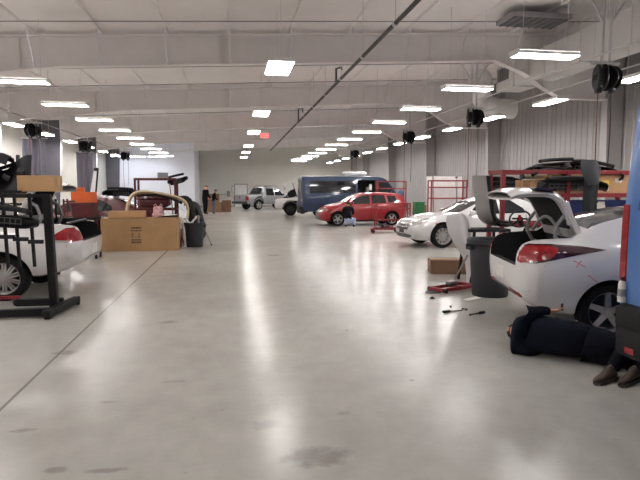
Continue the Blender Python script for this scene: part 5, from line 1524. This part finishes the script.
# --- mechanic lying on the floor under the tail of the white sedan, one arm up to the bumper
J = dict(pelvis=(3.40, 4.86, .23), belly=(3.24, 4.97, .24), chest=(3.08, 5.10, .26), upper=(3.00, 5.24, .24), neck=(3.07, 5.37, .20), head=(3.13, 5.48, .16), crown=(3.16, 5.55, .16),
         shr=(2.97, 5.12, .36), elr=(3.05, 5.09, .46), far=(3.15, 5.08, .475), wrr=(3.25, 5.07, .47),
         shl=(2.93, 5.10, .12), ell=(3.04, 5.02, .10), wrl=(3.22, 5.16, .07),
         hipr=(3.46, 4.74, .26), knr=(3.60, 4.42, .28), shinr=(3.46, 4.36, .20), anr=(3.34, 4.32, .10),
         hipl=(3.47, 4.80, .16), knl=(3.66, 4.50, .14), shinl=(3.62, 4.36, .11), anl=(3.52, 4.26, .08))
rad = dict(pelvis=(.20, .19), belly=(.20, .19), chest=(.20, .20), upper=(.15, .15), neck=.065, head=(.085, .09), crown=(.06, .065),
           shr=.095, elr=.062, far=.054, wrr=.042, shl=.10, ell=.075, wrl=.036,
           hipr=.15, knr=.095, shinr=.075, anr=.05, hipl=.14, knl=.09, shinl=.07, anl=.05)
E_ = [('pelvis', 'belly'), ('belly', 'chest'), ('chest', 'upper'), ('upper', 'neck'), ('neck', 'head'), ('head', 'crown'),
      ('upper', 'shr'), ('shr', 'elr'), ('elr', 'far'), ('far', 'wrr'), ('upper', 'shl'), ('shl', 'ell'), ('ell', 'wrl'),
      ('pelvis', 'hipr'), ('hipr', 'knr'), ('knr', 'shinr'), ('shinr', 'anr'), ('pelvis', 'hipl'), ('hipl', 'knl'), ('knl', 'shinl'), ('shinl', 'anl')]
def reg(c):
    if c.y > 5.38: return 1
    if (c - V((3.275, 5.07, .47))).length < .058 or (c - V((3.24, 5.17, .07))).length < .05: return 1
    return 2 if (c.x - 3.32) * .85 - (c.y - 4.92) * .52 > 0 else 0
hands = [((3.26, 5.07, .47), (.95, 0, .10), (-.1, .4, .9), .95, .55, 1), ((3.23, 5.165, .065), (.8, .5, -.05), (0, .2, -1), .95, .35, -1)]
t, o = person('person in dark navy work clothes lying under the white car boot, reaching up', (-.15, -.26, -.042), 0, J, rad, E_, reg, hands)
for m in ('navy', 'skin', 'navy2'): o.data.materials.append(MT[m])
head_parts(t, (3.13, 5.49, .16), (.35, .1, .9), (.1, .95, -.1), .09, 'hair')
boot(t, (3.38, 4.29, .05), (3.13, 4.20, .05), (.05, .35, .9), .8)
boot(t, (3.56, 4.24, .05), (3.30, 4.12, .05), (.05, .3, .9), .8)
B().box((3.33, 4.93, .41), (.05, .22, .03), M.Rotation(R(30), 3, 'Z'), bev=.01).out('belt', MT['black'], t)
t2 = thing('hand_tool', 'small black hand tool held up by the lying person', 'tool', (3.215, 4.80, .463))
B().tube([(0, 0, -.03), (0, 0, .04)], .013, 10).out('grip', MT['black'], t2)
B().tube([(0, 0, .04), (.012, 0, .085)], .006, 8).out('tip', MT['tool'], t2)

# --- person crouching at the front wheel of the red hatchback
def P_(d): return d
J = dict(pelvis=(0, 0, .36), belly=(-.04, .08, .52), chest=(-.06, .18, .72), upper=(-.05, .24, .84), neck=(-.04, .30, .92), head=(-.03, .36, 1.00), crown=(-.03, .38, 1.07),
         shr=(.14, .24, .82), elr=(.20, .38, .62), wrr=(.14, .58, .56), shl=(-.22, .24, .82), ell=(-.26, .42, .62), wrl=(-.14, .60, .60),
         hipr=(.10, .0, .33), knr=(.26, .34, .36), anr=(.20, .06, .10), toer=(.22, .20, .05), hipl=(-.10, 0, .33), knl=(-.14, .36, .50), anl=(-.14, .22, .10), toel=(-.15, .36, .05))
rad = dict(pelvis=(.16, .14), belly=.15, chest=(.17, .14), upper=.12, neck=.06, head=(.09, .1), crown=.06, shr=.08, elr=.06, wrr=.04, shl=.08, ell=.06, wrl=.04,
           hipr=.11, knr=.08, anr=.05, toer=.045, hipl=.11, knl=.08, anl=.05, toel=.045)
E2 = [('pelvis', 'belly'), ('belly', 'chest'), ('chest', 'upper'), ('upper', 'neck'), ('neck', 'head'), ('head', 'crown'), ('upper', 'shr'), ('shr', 'elr'), ('elr', 'wrr'), ('upper', 'shl'), ('shl', 'ell'), ('ell', 'wrl'),
      ('pelvis', 'hipr'), ('hipr', 'knr'), ('knr', 'anr'), ('anr', 'toer'), ('pelvis', 'hipl'), ('hipl', 'knl'), ('knl', 'anl'), ('anl', 'toel')]
def reg2(c):
    if c.z > .93: return 1
    if c.z < .12: return 3
    if c.x > .10 and c.z < .47: return 2
    if c.z < .40: return 2
    return 0
hands = [((.14, .58, .56), (-.2, .9, .1), (0, 0, -1), 1, .5, 1), ((-.14, .60, .60), (.2, .9, .1), (0, 0, -1), 1, .5, -1)]
t, o = person('person in a black jacket and pale jeans crouching at the red hatchback front wheel', (5.0, 22.75, 0), R(-12), J, rad, E2, reg2, hands)
for m in ('coat', 'skin', 'paledenim', 'leather'): o.data.materials.append(MT[m])
head_parts(t, (-.03, .37, 1.02), (0, .9, -.2), (0, .2, .95), .095, 'hair')

# --- two people standing near the far wall
def standing(label, loc, rz, mats, lean=.0, h=1.0, hood=False):
    J = dict(pelvis=(0, 0, .95), belly=(0, .01 + lean * .2, 1.10), chest=(0, .02 + lean * .5, 1.30), upper=(0, .02 + lean * .8, 1.44), neck=(0, .03 + lean, 1.52), head=(0, .06 + lean * 1.2, 1.63), crown=(0, .06 + lean * 1.3, 1.71),
             shr=(.19, .02 + lean * .8, 1.42), elr=(.25, .04 + lean, 1.14), wrr=(.20, .22 + lean, .98), shl=(-.19, .02 + lean * .8, 1.42), ell=(-.25, .04 + lean, 1.14), wrl=(-.20, .22 + lean, .98),
             hipr=(.10, 0, .90), knr=(.11, .03, .49), anr=(.12, -.02, .09), toer=(.14, .13, .045), hipl=(-.10, 0, .90), knl=(-.11, .04, .49), anl=(-.12, 0, .09), toel=(-.14, .15, .045))
    J = {k: tuple(c * h for c in v) for k, v in J.items()}
    rad = dict(pelvis=(.16, .12), belly=(.15, .12), chest=(.17, .13), upper=(.13, .10), neck=.055, head=(.085, .095), crown=.06, shr=.075, elr=.055, wrr=.036, shl=.075, ell=.055, wrl=.036,
               hipr=.105, knr=.07, anr=.048, toer=.042, hipl=.105, knl=.07, anl=.048, toel=.042)
    def reg(c):
        if c.z > 1.50 * h: return 1
        if c.z < .11: return 3
        return 2 if c.z < .93 * h else 0
    if hood: rad = {k: (v[0] * 1.55, v[1] * 1.4) if isinstance(v, tuple) else v * 1.45 for k, v in rad.items()}
    hands = [((.20 * h, (.22 + lean) * h, .98 * h), (-.1, .8, -.4), (-1, 0, 0), 1, .5, 1), ((-.20 * h, (.22 + lean) * h, .98 * h), (.1, .8, -.4), (1, 0, 0), 1, .5, -1)]
    t, o = person(label, loc, rz, J, rad, E2, reg, hands)
    for m in mats: o.data.materials.append(MT[m])
    head_parts(t, (0, (.06 + lean * 1.2) * h, 1.65 * h), (0, 1, 0), (0, 0, 1), .095, 'coat' if hood else 'hair', cap=hood)
standing('person in black hooded jacket and dark trousers standing before the brown cartons at far left', (-1.72, 36.6, 0), R(-60), ('coat', 'skin', 'navy2', 'leather'), lean=.06, h=1.10, hood=True)
standing('person in a dark top and blue jeans standing right of the black hooded person', (-1.22, 37.4, 0), R(-80), ('navy', 'skin', 'denim', 'leather'), lean=.12, h=.95)
